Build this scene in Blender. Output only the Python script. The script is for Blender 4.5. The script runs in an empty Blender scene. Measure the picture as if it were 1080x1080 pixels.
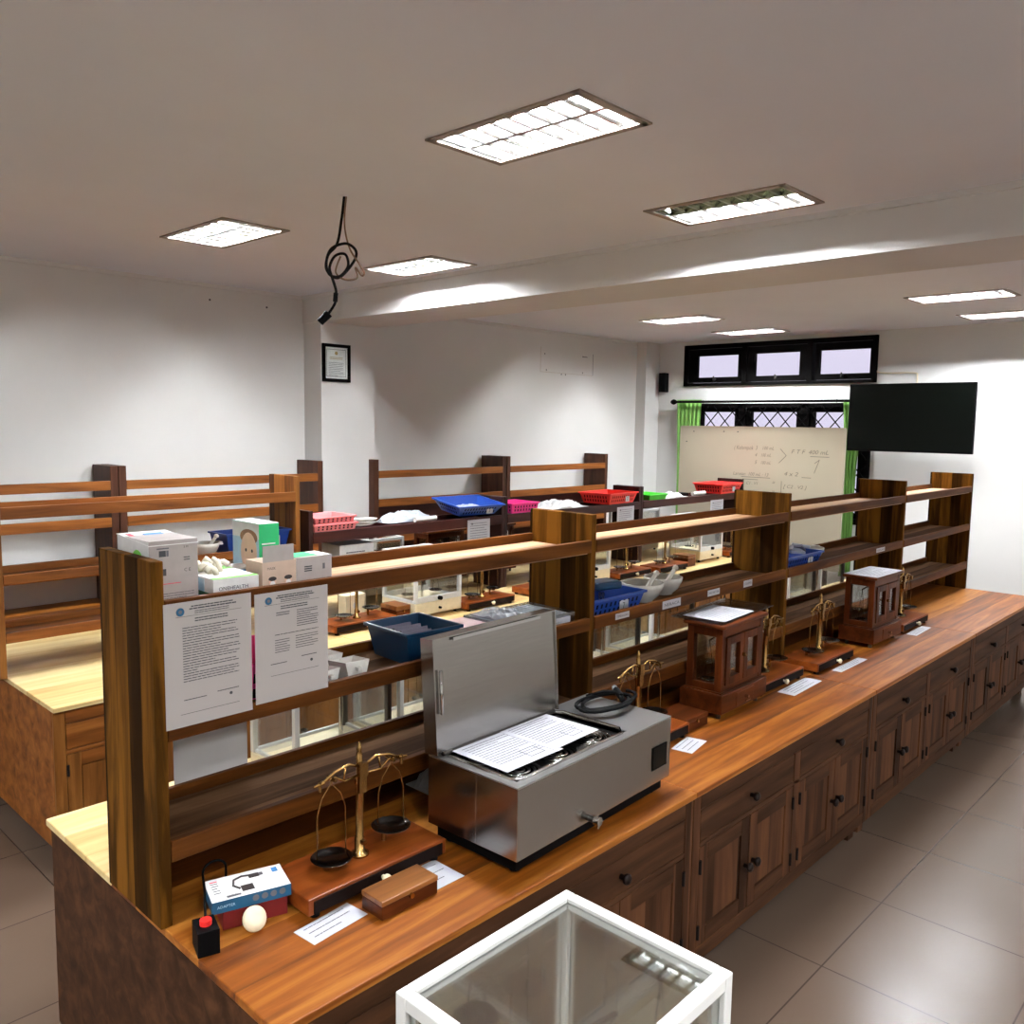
import bpy, math, random
from mathutils import Vector, Matrix, Euler
random.seed(11)
SC = bpy.context.scene
COL = SC.collection
PI = math.pi
R = math.radians

# ------------------------------------------------------------------ camera
cd = bpy.data.cameras.new('camera'); cam = bpy.data.objects.new('camera', cd); COL.objects.link(cam)
cam.matrix_world = Matrix(((0.68684448, 0.06426615, -0.72395754, 0), (-0.72664244, 0.08174727, -0.68213499, 0),
                           (0.01534337, 0.99457893, 0.10284618, 2.0), (0, 0, 0, 1)))
cd.sensor_width = 36; cd.lens = 901.2 / 1080 * 36; cd.clip_start = .02
SC.camera = cam
# ------------------------------------------------------------------ world, exposure
w = bpy.data.worlds.new('world'); SC.world = w; w.use_nodes = True
bg = w.node_tree.nodes['Background']; bg.inputs[0].default_value = (.80, .74, .92, 1); bg.inputs[1].default_value = 1.08
SC.view_settings.view_transform = 'Standard'; SC.view_settings.look = 'None'
SC.view_settings.gamma = 1; SC.view_settings.use_curve_mapping = False
SC.view_settings.exposure = 0.0
LAMP = 830.0            # luminance of the tubes in the ceiling fixtures
try:
    SC.cycles.max_bounces = 10; SC.cycles.diffuse_bounces = 8; SC.cycles.glossy_bounces = 4
    SC.cycles.transparent_max_bounces = 16; SC.cycles.sample_clamp_indirect = 6
    SC.cycles.caustics_reflective = False; SC.cycles.caustics_refractive = False
except Exception: pass

# ------------------------------------------------------------------ materials
def lin(c):
    return tuple(((x/255)/12.92 if x/255 <= .04045 else ((x/255+.055)/1.055)**2.4) for x in c) + (1,)
M = {}
def base(name):
    m = bpy.data.materials.new(name); m.use_nodes = True; M[name] = m
    return m, m.node_tree.nodes, m.node_tree.links, m.node_tree.nodes['Principled BSDF']
def plain(name, c, rough=.5, metal=0, var=.06, scale=30, coat=0, bump=0, stretch=(1,1,1), spec=.5):
    m, N, L, P = base(name)
    P.inputs['Roughness'].default_value = rough; P.inputs['Metallic'].default_value = metal
    P.inputs['Coat Weight'].default_value = coat; P.inputs['Specular IOR Level'].default_value = spec
    tc = N.new('ShaderNodeTexCoord'); mp = N.new('ShaderNodeMapping'); nz = N.new('ShaderNodeTexNoise')
    mp.inputs['Scale'].default_value = stretch; nz.inputs['Scale'].default_value = scale; nz.inputs['Detail'].default_value = 4
    L.new(tc.outputs['Object'], mp.inputs[0]); L.new(mp.outputs[0], nz.inputs[0])
    cr = N.new('ShaderNodeValToRGB'); a = lin(c)
    cr.color_ramp.elements[0].position = .3; cr.color_ramp.elements[1].position = .7
    cr.color_ramp.elements[0].color = tuple(x*(1-var) for x in a[:3])+(1,)
    cr.color_ramp.elements[1].color = tuple(min(1, x*(1+var)) for x in a[:3])+(1,)
    L.new(nz.outputs[0], cr.inputs[0]); L.new(cr.outputs[0], P.inputs['Base Color'])
    if bump:
        b = N.new('ShaderNodeBump'); b.inputs['Strength'].default_value = bump; b.inputs['Distance'].default_value = .002
        L.new(nz.outputs[0], b.inputs['Height']); L.new(b.outputs[0], P.inputs['Normal'])
    return m
def wood(name, dark, mid, light, axis='x', plank=None, rough=.38, coat=0.0, gs=1.0, spec=.5):
    """grain stretched along axis; plank = (axis across the boards, board width)"""
    m, N, L, P = base(name)
    P.inputs['Roughness'].default_value = rough; P.inputs['Coat Weight'].default_value = coat; P.inputs['Coat Roughness'].default_value = .12
    P.inputs['Specular IOR Level'].default_value = spec
    tc = N.new('ShaderNodeTexCoord'); sep = N.new('ShaderNodeSeparateXYZ'); L.new(tc.outputs['Object'], sep.inputs[0])
    off = None
    if plank:
        d = N.new('ShaderNodeMath'); d.operation = 'DIVIDE'; d.inputs[1].default_value = plank[1]
        L.new(sep.outputs['xyz'.index(plank[0])], d.inputs[0])
        fl = N.new('ShaderNodeMath'); fl.operation = 'FLOOR'; L.new(d.outputs[0], fl.inputs[0])
        wn = N.new('ShaderNodeTexWhiteNoise'); wn.noise_dimensions = '1D'; L.new(fl.outputs[0], wn.inputs['W'])
        off = wn
    mp = N.new('ShaderNodeMapping'); s = [16*gs]*3; s['xyz'.index(axis)] = 1.3*gs; mp.inputs['Scale'].default_value = s
    L.new(tc.outputs['Object'], mp.inputs[0])
    nz = N.new('ShaderNodeTexNoise'); nz.inputs['Scale'].default_value = 1; nz.inputs['Detail'].default_value = 7
    nz.inputs['Roughness'].default_value = .6; nz.inputs['Distortion'].default_value = .7; nz.noise_dimensions = '4D'
    L.new(mp.outputs[0], nz.inputs['Vector'])
    if off:
        k = N.new('ShaderNodeMath'); k.operation = 'MULTIPLY'; k.inputs[1].default_value = 20
        L.new(off.outputs['Value'], k.inputs[0]); L.new(k.outputs[0], nz.inputs['W'])
    val = nz.outputs[0]
    if off:
        mx = N.new('ShaderNodeMath'); mx.operation = 'MULTIPLY_ADD'; mx.inputs[1].default_value = .34
        L.new(off.outputs['Value'], mx.inputs[0])
        sb = N.new('ShaderNodeMath'); sb.operation = 'SUBTRACT'; sb.inputs[1].default_value = .17; L.new(nz.outputs[0], sb.inputs[0])
        L.new(sb.outputs[0], mx.inputs[2]); val = mx.outputs[0]
    cr = N.new('ShaderNodeValToRGB'); e = cr.color_ramp.elements
    e[0].position = .32; e[0].color = lin(dark); e[1].position = .70; e[1].color = lin(light)
    n = e.new(.5); n.color = lin(mid)
    L.new(val, cr.inputs[0]); L.new(cr.outputs[0], P.inputs['Base Color'])
    return m
wood('wood_top', (86, 40, 6), (134, 72, 15), (176, 112, 42), 'x', ('y', .17), .48, .06, 1, .3)
wood('wood_pale', (196, 160, 100), (220, 190, 128), (234, 210, 156), 'x', ('y', .17), .34, .3)  # orange worktop wood with the glare painted in as cream
wood('wood_cab', (44, 26, 14), (64, 40, 25), (86, 56, 35), 'x', None, .6, 0, 1, .1)
wood('wood_cab_upright', (46, 27, 15), (70, 43, 27), (94, 61, 39), 'z', ('x', .085), .6, 0, 1, .1)
wood('wood_rail', (48, 23, 4), (78, 41, 9), (108, 64, 20), 'x', None, .55, 0, 1, .1)
wood('wood_panel', (36, 19, 2), (62, 37, 7), (116, 75, 23), 'z', ('y', .075), .65, 0, 1, .05)
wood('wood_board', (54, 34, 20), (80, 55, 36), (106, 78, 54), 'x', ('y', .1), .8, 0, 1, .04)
wood('wood_board_top', (126, 92, 64), (166, 130, 98), (198, 162, 126), 'x', ('y', .1), .6, 0, 1, .3)  # lighter copy of the shelf wood, direct light on the top boards painted in
wood('wood_orange', (84, 44, 12), (126, 72, 25), (156, 98, 42), 'x', None, .5, 0, 1, .3)
wood('wood_orange_panel', (70, 38, 12), (118, 72, 28), (154, 102, 46), 'z', ('y', .06), .5, 0, 1, .25)
wood('wood_maroon', (36, 13, 10), (54, 20, 16), (70, 30, 23), 'x', None, .45, 0, 1, .3)
wood('wood_maroon_upright', (28, 10, 9), (42, 16, 13), (56, 24, 18), 'z', None, .45, 0, 1, .3)
wood('wood_umber', (46, 24, 14), (66, 37, 24), (84, 51, 34), 'z', None, .5, 0, 1, .25)
wood('wood_red', (80, 33, 9), (116, 54, 17), (144, 76, 28), 'x', None, .34, .04, 1, .2)
wood('wood_case', (44, 18, 5), (72, 32, 11), (100, 51, 21), 'z', None, .34, .03, 1, .15)
wood('wood_case_flat', (44, 18, 5), (72, 32, 11), (100, 51, 21), 'x', None, .34, .03, 1, .15)
wood('wood_box', (84, 46, 15), (126, 76, 32), (156, 104, 54), 'x', None, .35, .15)
plain('dark_recess', (20, 10, 7), .7, spec=.1)
plain('knob_wood', (24, 12, 8), .5, spec=.2)
plain('hinge_metal', (20, 13, 10), .6, spec=.2)
plain('brass', (166, 130, 78), .26, 1, .15, 40)
plain('steel_polished', (200, 198, 194), .12, 1, .03)
plain('pan_metal', (120, 118, 114), .16, 1, .05)
plain('steel_brushed', (172, 168, 162), .23, 1, .05, 4, 0, .015, (2, 2, 50))
plain('steel_top', (190, 190, 190), .34, 1, .03, 8)
plain('steel_dark', (92, 90, 88), .35, 1)
plain('ivory', (236, 222, 190), .35)
plain('white_porcelain', (226, 224, 216), .25, coat=.4)
plain('grey_porcelain', (168, 164, 152), .5)
plain('white_plastic', (204, 205, 206), .4)
plain('black_plastic', (6, 6, 7), .6, spec=.08)
plain('black_rubber', (5, 5, 6), .6, spec=.08)
plain('grey_plastic', (120, 122, 126), .45)
plain('screen', (5, 8, 6), .3, spec=.12)
plain('wall_paint', (216, 215, 212), .75, 0, .02, 3)
plain('ceiling_paint', (234, 238, 246), .85, 0, .015, 2)
plain('black_frame', (4, 3, 3), .8, spec=.05)
plain('aluminium', (224, 224, 220), .38, .1, .03)
plain('cream_paint', (232, 218, 184), .4)
plain('paper', (186, 187, 194), .7, 0, .015, 20)
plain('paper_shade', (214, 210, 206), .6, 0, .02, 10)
plain('ink', (70, 70, 74), .8); plain('ink_pale', (104, 102, 108), .8); plain('ink_blue', (96, 116, 170), .8)
plain('marker', (104, 98, 88), .8)
plain('board_white', (164, 155, 136), .35, 0, .03, 2.5, .1)
plain('green_cloth', (112, 160, 76), .85, 0, .12, 30, 0, .2, (1, 1, .2))
plain('blue_plastic', (24, 66, 152), .35, coat=.2); plain('navy_plastic', (10, 52, 82), .35, coat=.2)
plain('red_plastic', (236, 48, 44), .38, coat=.2); plain('pink_plastic', (248, 142, 144), .4)
plain('hot_pink_plastic', (250, 60, 150), .4); plain('green_plastic', (80, 206, 60), .4)
plain('card_grey', (178, 170, 166), .75); plain('card_white', (238, 238, 236), .6); plain('card_brown', (206, 182, 162), .75)
plain('print_green', (40, 182, 112), .6); plain('print_lime', (126, 214, 90), .6); plain('print_blue', (84, 150, 214), .6)
plain('tray_slide', (206, 214, 220), .5); plain('print_red', (228, 70, 96), .6); plain('print_teal', (18, 84, 118), .5); plain('print_pale_blue', (184, 216, 236), .6)
plain('print_skin', (232, 196, 170), .6); plain('print_dark', (52, 44, 44), .6); plain('print_dark_green', (12, 92, 60), .6)
plain('dark_red_card', (110, 20, 22), .5)
plain('latex', (246, 240, 220), .55)
plain('grey_cloth', (112, 108, 122), .8); plain('pink_film', (222, 184, 182), .45)
plain('tube_metal', (184, 182, 176), .3, .9)
plain('mirror', (226, 228, 226), .18, .9, .02)
plain('mirror_dim', (120, 120, 96), .2, .95, .05)
plain('fixture_rim', (146, 134, 124), .45, .3)
plain('gold_print', (176, 150, 92), .5)
plain('cable_brown', (116, 92, 74), .55)
plain('stain', (188, 176, 160), .85)
def tile(name):
    m, N, L, P = base(name)
    P.inputs['Roughness'].default_value = .22
    tc = N.new('ShaderNodeTexCoord'); br = N.new('ShaderNodeTexBrick')
    br.offset = 0; br.inputs['Scale'].default_value = 1; br.inputs['Brick Width'].default_value = .6; br.inputs['Row Height'].default_value = .6
    br.inputs['Mortar Size'].default_value = .003; br.inputs['Color1'].default_value = lin((96, 80, 68)); br.inputs['Color2'].default_value = lin((91, 76, 64))
    br.inputs['Mortar'].default_value = lin((66, 54, 46))
    L.new(tc.outputs['Object'], br.inputs[0]); L.new(br.outputs[0], P.inputs['Base Color'])
tile('floor_tile')
def glass(name, tint=(1, 1, 1), refl=.9, rough=.02):
    m = bpy.data.materials.new(name); m.use_nodes = True; M[name] = m
    N = m.node_tree.nodes; L = m.node_tree.links; N.clear()
    out = N.new('ShaderNodeOutputMaterial'); mx = N.new('ShaderNodeMixShader'); tr = N.new('ShaderNodeBsdfTransparent'); gl = N.new('ShaderNodeBsdfGlossy')
    tr.inputs[0].default_value = tint+(1,); gl.inputs['Roughness'].default_value = rough; gl.inputs[0].default_value = (1, 1, 1, 1)
    fr = N.new('ShaderNodeFresnel'); fr.inputs[0].default_value = 1.45
    mu = N.new('ShaderNodeMath'); mu.operation = 'MULTIPLY'; mu.inputs[1].default_value = refl; L.new(fr.outputs[0], mu.inputs[0])
    L.new(mu.outputs[0], mx.inputs[0]); L.new(tr.outputs[0], mx.inputs[1]); L.new(gl.outputs[0], mx.inputs[2]); L.new(mx.outputs[0], out.inputs[0])
glass('pane_glass', (.95, .96, .97)); glass('case_glass', (.965, .975, .97), .55); glass('clear_plastic', (.90, .93, .95), .8, .1)
def milky(name, c, a):
    m = bpy.data.materials.new(name); m.use_nodes = True; M[name] = m
    N = m.node_tree.nodes; L = m.node_tree.links; P = N['Principled BSDF']
    P.inputs['Base Color'].default_value = lin(c); P.inputs['Alpha'].default_value = a; P.inputs['Roughness'].default_value = .3
milky('thin_plastic', (196, 203, 212), .6); milky('laminate', (190, 184, 180), .86)
def lamp(name, c, s):
    m = bpy.data.materials.new(name); m.use_nodes = True; M[name] = m
    N = m.node_tree.nodes; L = m.node_tree.links; N.clear()
    out = N.new('ShaderNodeOutputMaterial'); em = N.new('ShaderNodeEmission'); em.inputs[0].default_value = c+(1,); em.inputs[1].default_value = s
    L.new(em.outputs[0], out.inputs[0])
lamp('tube_light', (.97, 1.0, 1.035), LAMP)

# ------------------------------------------------------------------ mesh builder
class MB:
    def __init__(s): s.v = []; s.f = []; s.mi = []; s.sm = []; s.mats = []
    def add(s, vs, fs, mat, smooth=False, X=None):
        if mat not in s.mats: s.mats.append(mat)
        k = s.mats.index(mat); n = len(s.v)
        for p in vs:
            p = Vector(p); s.v.append(tuple(X @ p if X else p))
        for f in fs: s.f.append([n+i for i in f]); s.mi.append(k); s.sm.append(smooth)
        return s
    def box(s, x0, x1, y0, y1, z0, z1, mat, X=None):
        vs = [(x, y, z) for z in (z0, z1) for y in (y0, y1) for x in (x0, x1)]
        return s.add(vs, [(0, 2, 3, 1), (4, 5, 7, 6), (0, 1, 5, 4), (2, 6, 7, 3), (0, 4, 6, 2), (1, 3, 7, 5)], mat, False, X)
    def cyl(s, p0, p1, r0, mat, r1=None, n=14, caps=True):
        r1 = r0 if r1 is None else r1; p0 = Vector(p0); p1 = Vector(p1); d = (p1-p0).normalized()
        a = d.orthogonal().normalized(); b = d.cross(a)
        vs = []
        for p, r in ((p0, r0), (p1, r1)):
            for i in range(n):
                t = 2*PI*i/n; vs.append(p+a*math.cos(t)*r+b*math.sin(t)*r)
        s.add(vs, [(i, (i+1) % n, n+(i+1) % n, n+i) for i in range(n)], mat, True)
        if caps: s.add(vs, [tuple(range(n))[::-1], tuple(range(n, 2*n))], mat)
        return s
    def lathe(s, prof, c, mat, n=24, X=None, sx=1, sy=1, cap=True):
        vs = []; fs = []
        for r, z in prof:
            for i in range(n):
                t = 2*PI*i/n; vs.append((c[0]+r*math.cos(t)*sx, c[1]+r*math.sin(t)*sy, c[2]+z))
        for k in range(len(prof)-1):
            for i in range(n): fs.append((k*n+i, k*n+(i+1) % n, (k+1)*n+(i+1) % n, (k+1)*n+i))
        if cap and prof[0][0] > 1e-5: fs.append(tuple(range(n))[::-1])
        if cap and prof[-1][0] > 1e-5: fs.append(tuple(range((len(prof)-1)*n, len(prof)*n)))
        return s.add(vs, fs, mat, True, X)
    def tube(s, pts, r, mat, n=7, closed=False):
        P = [Vector(p) for p in pts]; m = len(P); vs = []; a = None
        for i in range(m):
            d = (P[(i+1) % m]-P[i-1]) if closed else (P[min(i+1, m-1)]-P[max(i-1, 0)])
            d.normalize()
            a = d.orthogonal().normalized() if a is None else (a-d*a.dot(d)).normalized()
            b = d.cross(a)
            for j in range(n):
                t = 2*PI*j/n; vs.append(P[i]+(a*math.cos(t)+b*math.sin(t))*r)
        fs = [(i*n+j, i*n+(j+1) % n, ((i+1) % m)*n+(j+1) % n, ((i+1) % m)*n+j) for i in range(m if closed else m-1) for j in range(n)]
        if not closed: fs += [tuple(range(n))[::-1], tuple(range((m-1)*n, m*n))]
        return s.add(vs, fs, mat, True)
    def ext(s, poly, o, u, v, mat, t, smooth=False):
        """2-D polygon in the frame o,u,v, extruded by t along u x v"""
        o = Vector(o); u = Vector(u); v = Vector(v); w_ = u.cross(v)*t; n = len(poly)
        vs = [o+u*a+v*b for a, b in poly]; vs += [p+w_ for p in vs]
        return s.add(vs, [tuple(range(n))[::-1], tuple(range(n, 2*n))]+[(i, (i+1) % n, n+(i+1) % n, n+i) for i in range(n)], mat, smooth)
    def rect(s, a0, a1, b0, b1, o, u, v, mat, t=.0006):
        return s.ext([(a0, b0), (a1, b0), (a1, b1), (a0, b1)], o, u, v, mat, t)
    def disc(s, a, b, r, o, u, v, mat, t=.0006, n=14, ry=None):
        return s.ext([(a+r*math.cos(2*PI*i/n), b+(ry or r)*math.sin(2*PI*i/n)) for i in range(n)], o, u, v, mat, t)
    def text(s, string, size, a, b, o, u, v, mat, t=.0006, slant=0, width=None):
        cu = bpy.data.curves.new('lettering', 'FONT'); cu.body = string; cu.size = size; cu.shear = slant; cu.resolution_u = 2
        ob = bpy.data.objects.new('lettering', cu); COL.objects.link(ob)
        me = bpy.data.meshes.new_from_object(ob.evaluated_get(bpy.context.evaluated_depsgraph_get()))
        bpy.data.objects.remove(ob); bpy.data.curves.remove(cu)
        o = Vector(o); u = Vector(u); v = Vector(v); w_ = u.cross(v)*t
        k = 1
        if width and me.vertices:
            k = width/max(1e-6, max(p.co.x for p in me.vertices))
        vs = [o+u*(a+p.co.x*k)+v*(b+p.co.y)+w_ for p in me.vertices]
        s.add(vs, [tuple(p.vertices) for p in me.polygons], mat); bpy.data.meshes.remove(me); return s
    def lines(s, a0, a1, b, n, dy, o, u, v, mat='ink', h=.0022, seed=1, ragged=.3, t=.0005):
        """rows of unreadable print: word-long dashes"""
        rn = random.Random(seed)
        for i in range(n):
            a = a0; end = a1 - (a1-a0)*rn.random()*ragged*(1 if i % 3 == 2 else .1)
            while a < end:
                L_ = min((a1-a0)*(.05+rn.random()*.1), end-a); s.rect(a, a+L_, b-i*dy, b-i*dy+h, o, u, v, mat, t); a += L_+(a1-a0)*.012
        return s
    def build(s, name, parent=None, loc=(0, 0, 0), rz=0, bevel=0, sub=0):
        me = bpy.data.meshes.new(name); me.from_pydata(s.v, [], s.f); me.update()
        for m in s.mats: me.materials.append(M[m])
        me.polygons.foreach_set('material_index', s.mi); me.polygons.foreach_set('use_smooth', s.sm)
        o = bpy.data.objects.new(name, me); COL.objects.link(o)
        o.location = loc; o.rotation_euler = (0, 0, rz)
        if parent: o.parent = parent
        if bevel:
            b = o.modifiers.new('edge', 'BEVEL'); b.width = bevel; b.segments = 2; b.limit_method = 'ANGLE'; b.angle_limit = R(40)
        return o
def tag(o, label, cat, group=None):
    o['label'] = label; o['category'] = cat
    if group: o['group'] = group
    return o
def thing(name, label, cat, loc=(0, 0, 0), rz=0, group=None):
    o = bpy.data.objects.new(name, None); COL.objects.link(o); o.location = loc; o.rotation_euler = (0, 0, rz); o.empty_display_size = .05
    return tag(o, label, cat, group)
def struct(o): o['kind'] = 'structure'; return o
def dup(o, loc, rz, label, group=None):
    r = o.copy(); COL.objects.link(r); r.location = loc; r.rotation_euler = (0, 0, rz); r['label'] = label
    if group: r['group'] = group
    def kids(a, b):
        for ch in list(a.children):
            c = ch.copy(); COL.objects.link(c); c.parent = b; kids(ch, c)
    kids(o, r); return r
UX, UY, UZ = Vector((1, 0, 0)), Vector((0, 1, 0)), Vector((0, 0, 1))

# ------------------------------------------------------------------ room shell
RX0, RX1, RY0, RY1, RH = -2.4, 8.95, -2.4, 6.12, 3.0
struct(MB().box(RX0, RX1, RY0, RY1, -.06, 0, 'floor_tile').build('floor'))
FIX = [(2.37, 4.41), (3.675, 4.33), (2.26, 2.05), (3.59, 2.04), (7.04, 4.48), (8.32, 4.45), (7.04, 2.05), (8.32, 2.05),
       (-1.3, 4.41), (-1.2, 2.05), (.2, -.45), (-1.3, -1.75), (1.0, -1.75), (2.6, -1.75), (5.6, -1.75), (7.4, -1.75)]  # row along the right wall is unseen fill, added to lift the bounce light
FW, FL = .36, .68
ce = MB()
xs = sorted(set([RX0, RX1]+[v for x, y in FIX for v in (x-FW/2, x+FW/2)])); ys = sorted(set([RY0, RY1]+[v for x, y in FIX for v in (y-FL/2, y+FL/2)]))
for i in range(len(xs)-1):
    for j in range(len(ys)-1):
        cx, cy = (xs[i]+xs[i+1])/2, (ys[j]+ys[j+1])/2
        if any(abs(cx-x) < FW/2 and abs(cy-y) < FL/2 for x, y in FIX): continue
        ce.box(xs[i], xs[i+1], ys[j], ys[j+1], RH, RH+.02, 'ceiling_paint')
struct(ce.build('ceiling'))
struct(MB().box(RX0, RX1, RY1, RY1+.12, 0, RH, 'wall_paint').build('wall_left'))
struct(MB().box(RX0, RX1, RY0-.12, RY0, 0, RH, 'wall_paint').build('wall_right'))
struct(MB().box(RX0-.12, RX0, RY0, RY1, 0, RH, 'wall_paint').build('wall_front'))
W1 = (3.35, 5.62, 2.475, 2.955); W2 = (3.37, 5.42, 1.0, 2.27)
wb = MB(); x0, x1 = RX1, RX1+.16
for a in [(RY0, W1[0], 0, RH), (W1[1], RY1, 0, RH), (W1[0], W1[1], W1[3], RH), (W1[0], W1[1], W2[3], W1[2]), (W1[0], W2[0], 0, W2[3]), (W2[1], W1[1], 0, W2[3]), (W2[0], W2[1], 0, W2[2])]:
    wb.box(x0, x1, a[0], a[1], a[2], a[3], 'wall_paint')
struct(wb.build('wall_back'))
struct(MB().box(3.97, 4.53, RY0, RY1, 2.785, RH, 'wall_paint').build('trim_1'))          # ceiling beam
struct(MB().box(3.98, 4.51, 5.875, RY1, 0, 2.785, 'wall_paint').build('trim_2'))         # pier below the beam
struct(MB().box(8.66, RX1, 5.98, RY1, 0, RH, 'wall_paint').build('trim_3'))              # pier in the corner
cr = MB()
for x in (3.95, 4.53): cr.box(x, x+.02, RY0, RY1, RH-.028, RH, 'wall_paint')
struct(cr.build('trim_4'))
cr = MB().box(RX0, 3.97, RY1-.018, RY1, RH-.028, RH, 'wall_paint').box(4.53, 8.66, RY1-.018, RY1, RH-.028, RH, 'wall_paint')
struct(cr.build('trim_5'))

# old marks on the left wall
g = MB(); o = (0, RY1-.001, 0)
for x, z in ((3.17, 2.885), (3.645, 2.88), (6.97, 2.75), (7.62, 2.76), (7.0, 2.58), (7.62, 2.58), (7.25, 2.545), (7.32, 2.545)): g.disc(x, z, .008, o, UX, UZ, 'ink', -.001)
g.rect(6.9, 6.906, 2.56, 2.82, o, UX, UZ, 'stain', -.001); g.rect(6.9, 7.8, 2.556, 2.56, o, UX, UZ, 'stain', -.001)
g.rect(7.8, 7.806, 2.56, 2.8, o, UX, UZ, 'ink_pale', -.001); g.rect(7.62, 7.7, 2.755, 2.762, o, UX, UZ, 'ink', -.001)
struct(g.build('trim_6'))

# windows in the back wall
t = bpy.data.objects.new('window_1', None); COL.objects.link(t); struct(t)
y0, y1, z0, z1 = W1; xa, xb = RX1-.03, RX1+.10
f = MB()
f.box(xa, xb, y0, y1, z0, z0+.035, 'black_frame').box(xa, xb, y0, y1, z1-.05, z1, 'black_frame').box(xa, xb, y0, y0+.05, z0, z1, 'black_frame').box(xa, xb, y1-.06, y1, z0, z1, 'black_frame')
for m in (4.06, 4.83): f.box(xa, xb, m-.03, m+.03, z0, z1, 'black_frame')
f.build('window_frame', t, bevel=.004)
for (a, b, c, d, pa, pb, tilt) in ((3.40, 4.010, z0+.04, z1-.055, 3.428, 3.962, .05), (4.095, 4.795, z0+.04, z1-.055, 4.185, 4.71, 0), (4.865, 5.555, z0+.04, z1-.055, 4.92, 5.45, 0)):
    s = MB(); za, zb = 2.575, 2.825
    for q in ((a, b, c, za), (a, b, zb, d), (a, pa, za, zb), (pb, b, za, zb)): s.box(xa+.03, xa+.075, q[0], q[1], q[2], q[3], 'black_frame')
    so = s.build('sash', t)
    MB().box(xa+.05, xa+.055, pa, pb, za, zb, 'pane_glass').build('pane', so)
    MB().cyl((xa-.005, (a+b)/2, c+.035), (xa+.03, (a+b)/2, c+.035), .014, 'steel_dark').box(xa-.012, xa-.004, (a+b)/2-.008, (a+b)/2+.008, c+.02, c+.07, 'steel_dark').build('latch', so)
t = bpy.data.objects.new('window_2', None); COL.objects.link(t); struct(t)
y0, y1, z0, z1 = W2
f = MB(); f.box(xa, xb, y0, y1, z0, z0+.06, 'black_frame').box(xa, xb, y0, y1, z1-.05, z1, 'black_frame').box(xa, xb, y0, y0+.075, z0, z1, 'black_frame').box(xa, xb, y1-.04, y1, z0, z1, 'black_frame')
for m in (4.085, 4.83): f.box(xa, xb, m-.045, m+.045, z0, z1, 'black_frame')
f.build('window_frame', t, bevel=.004)
for (a, b, pa, pb) in ((3.445, 4.04, 3.50, 3.985), (4.13, 4.785, 4.19, 4.72), (4.875, 5.38, 4.935, 5.372)):
    s = MB(); za, zb = 1.12, 2.172
    for q in ((a, b, 1.06, za), (a, b, zb, 2.22), (a, pa, za, zb), (pb, b, za, zb)): s.box(xa+.03, xa+.075, q[0], q[1], q[2], q[3], 'black_frame')
    so = s.build('sash', t)
    MB().box(xa+.05, xa+.055, pa, pb, za, zb, 'pane_glass').build('pane', so)
gr = MB(); xg = xa-.012; H_ = 1.2; d = .185
for sgn in (1, -1):
    k = -30
    while k < 60:
        # bars z = z0 + sgn*1.15*(y - yk)
        pts = []
        yk = 3.0+k*d*1.0
        for yy in (y0+.03, y1-.03):
            pts.append((yy, z0+.03+sgn*1.12*(yy-yk)))
        (ya, za), (yb, zb) = pts; lo, hi = z0+.03, z1-.03
        if (za-lo)*(zb-lo) < 0 or (za-hi)*(zb-hi) < 0 or (lo < za < hi):
            def cl(zq): return ya+(zq-za)*(yb-ya)/(zb-za)
            A = (ya, za); B = (yb, zb)
            if A[1] < lo: A = (cl(lo), lo)
            if A[1] > hi: A = (cl(hi), hi)
            if B[1] < lo: B = (cl(lo), lo)
            if B[1] > hi: B = (cl(hi), hi)
            if abs(A[0]-B[0]) > .02 and y0 <= min(A[0], B[0]) and max(A[0], B[0]) <= y1:
                gr.cyl((xg+.004*sgn, A[0], A[1]), (xg+.004*sgn, B[0], B[1]), .0065, 'black_frame', n=6)
        k += 1
gr.build('grille', t)

# ------------------------------------------------------------------ ceiling lights
def fixture(x, y, label, half=False, group='recessed ceiling lights'):
    t = thing('ceiling_light', label, 'ceiling light', (x, y, RH), 0, group)
    a, b = FW/2, FL/2; h = .09
    rim = MB()
    for q in ((-a-.012, a+.012, -b-.012, -b+.018), (-a-.012, a+.012, b-.018, b+.012), (-a-.012, -a+.018, -b, b), (a-.018, a+.012, -b, b)): rim.box(q[0], q[1], q[2], q[3], -.007, -.0005, 'fixture_rim')
    rim.build('rim', t)
    hs = MB(); e = .002
    for q in ((-a+e, a-e, -b+e, -b+.006), (-a+e, a-e, b-.006, b-e), (-a+e, -a+.006, -b, b), (a-.006, a-e, -b, b)): hs.box(q[0], q[1], q[2], q[3], 0, h, 'mirror')
    hs.box(-a+e, a-e, -b+e, b-e, h, h+.006, 'mirror'); hs.build('housing', t)
    for sgn in (-1, 1):
        dark = half and sgn < 0
        MB().cyl((sgn*a*.5, -b+.03, h-.030), (sgn*a*.5, b-.03, h-.030), .013, 'steel_polished' if dark else 'tube_light', n=12).build('tube', t)
        lv = MB(); mt = 'mirror_dim' if dark else 'mirror'
        n = 8; c0, c1 = (sgn*a*.5-a*.47, sgn*a*.5+a*.47)
        for i in range(n+1):
            yy = -b+.02+(2*b-.04)*i/n; k = .011 if 0 < i < n else .008
            lv.ext([(-k, .013), (k, .013), (.005, .004), (-.005, .004)], (c0, yy, 0), UY, UZ, mt, c1-c0)
        for xx, k in ((c0, .016), (c1, .016)):
            lv.ext([(-k, .040), (k, .040), (.005, .004), (-.005, .004)], (xx, -b+.02, 0), -UX, UZ, mt, 2*b-.04)
        lv.build('louvre', t)
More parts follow.
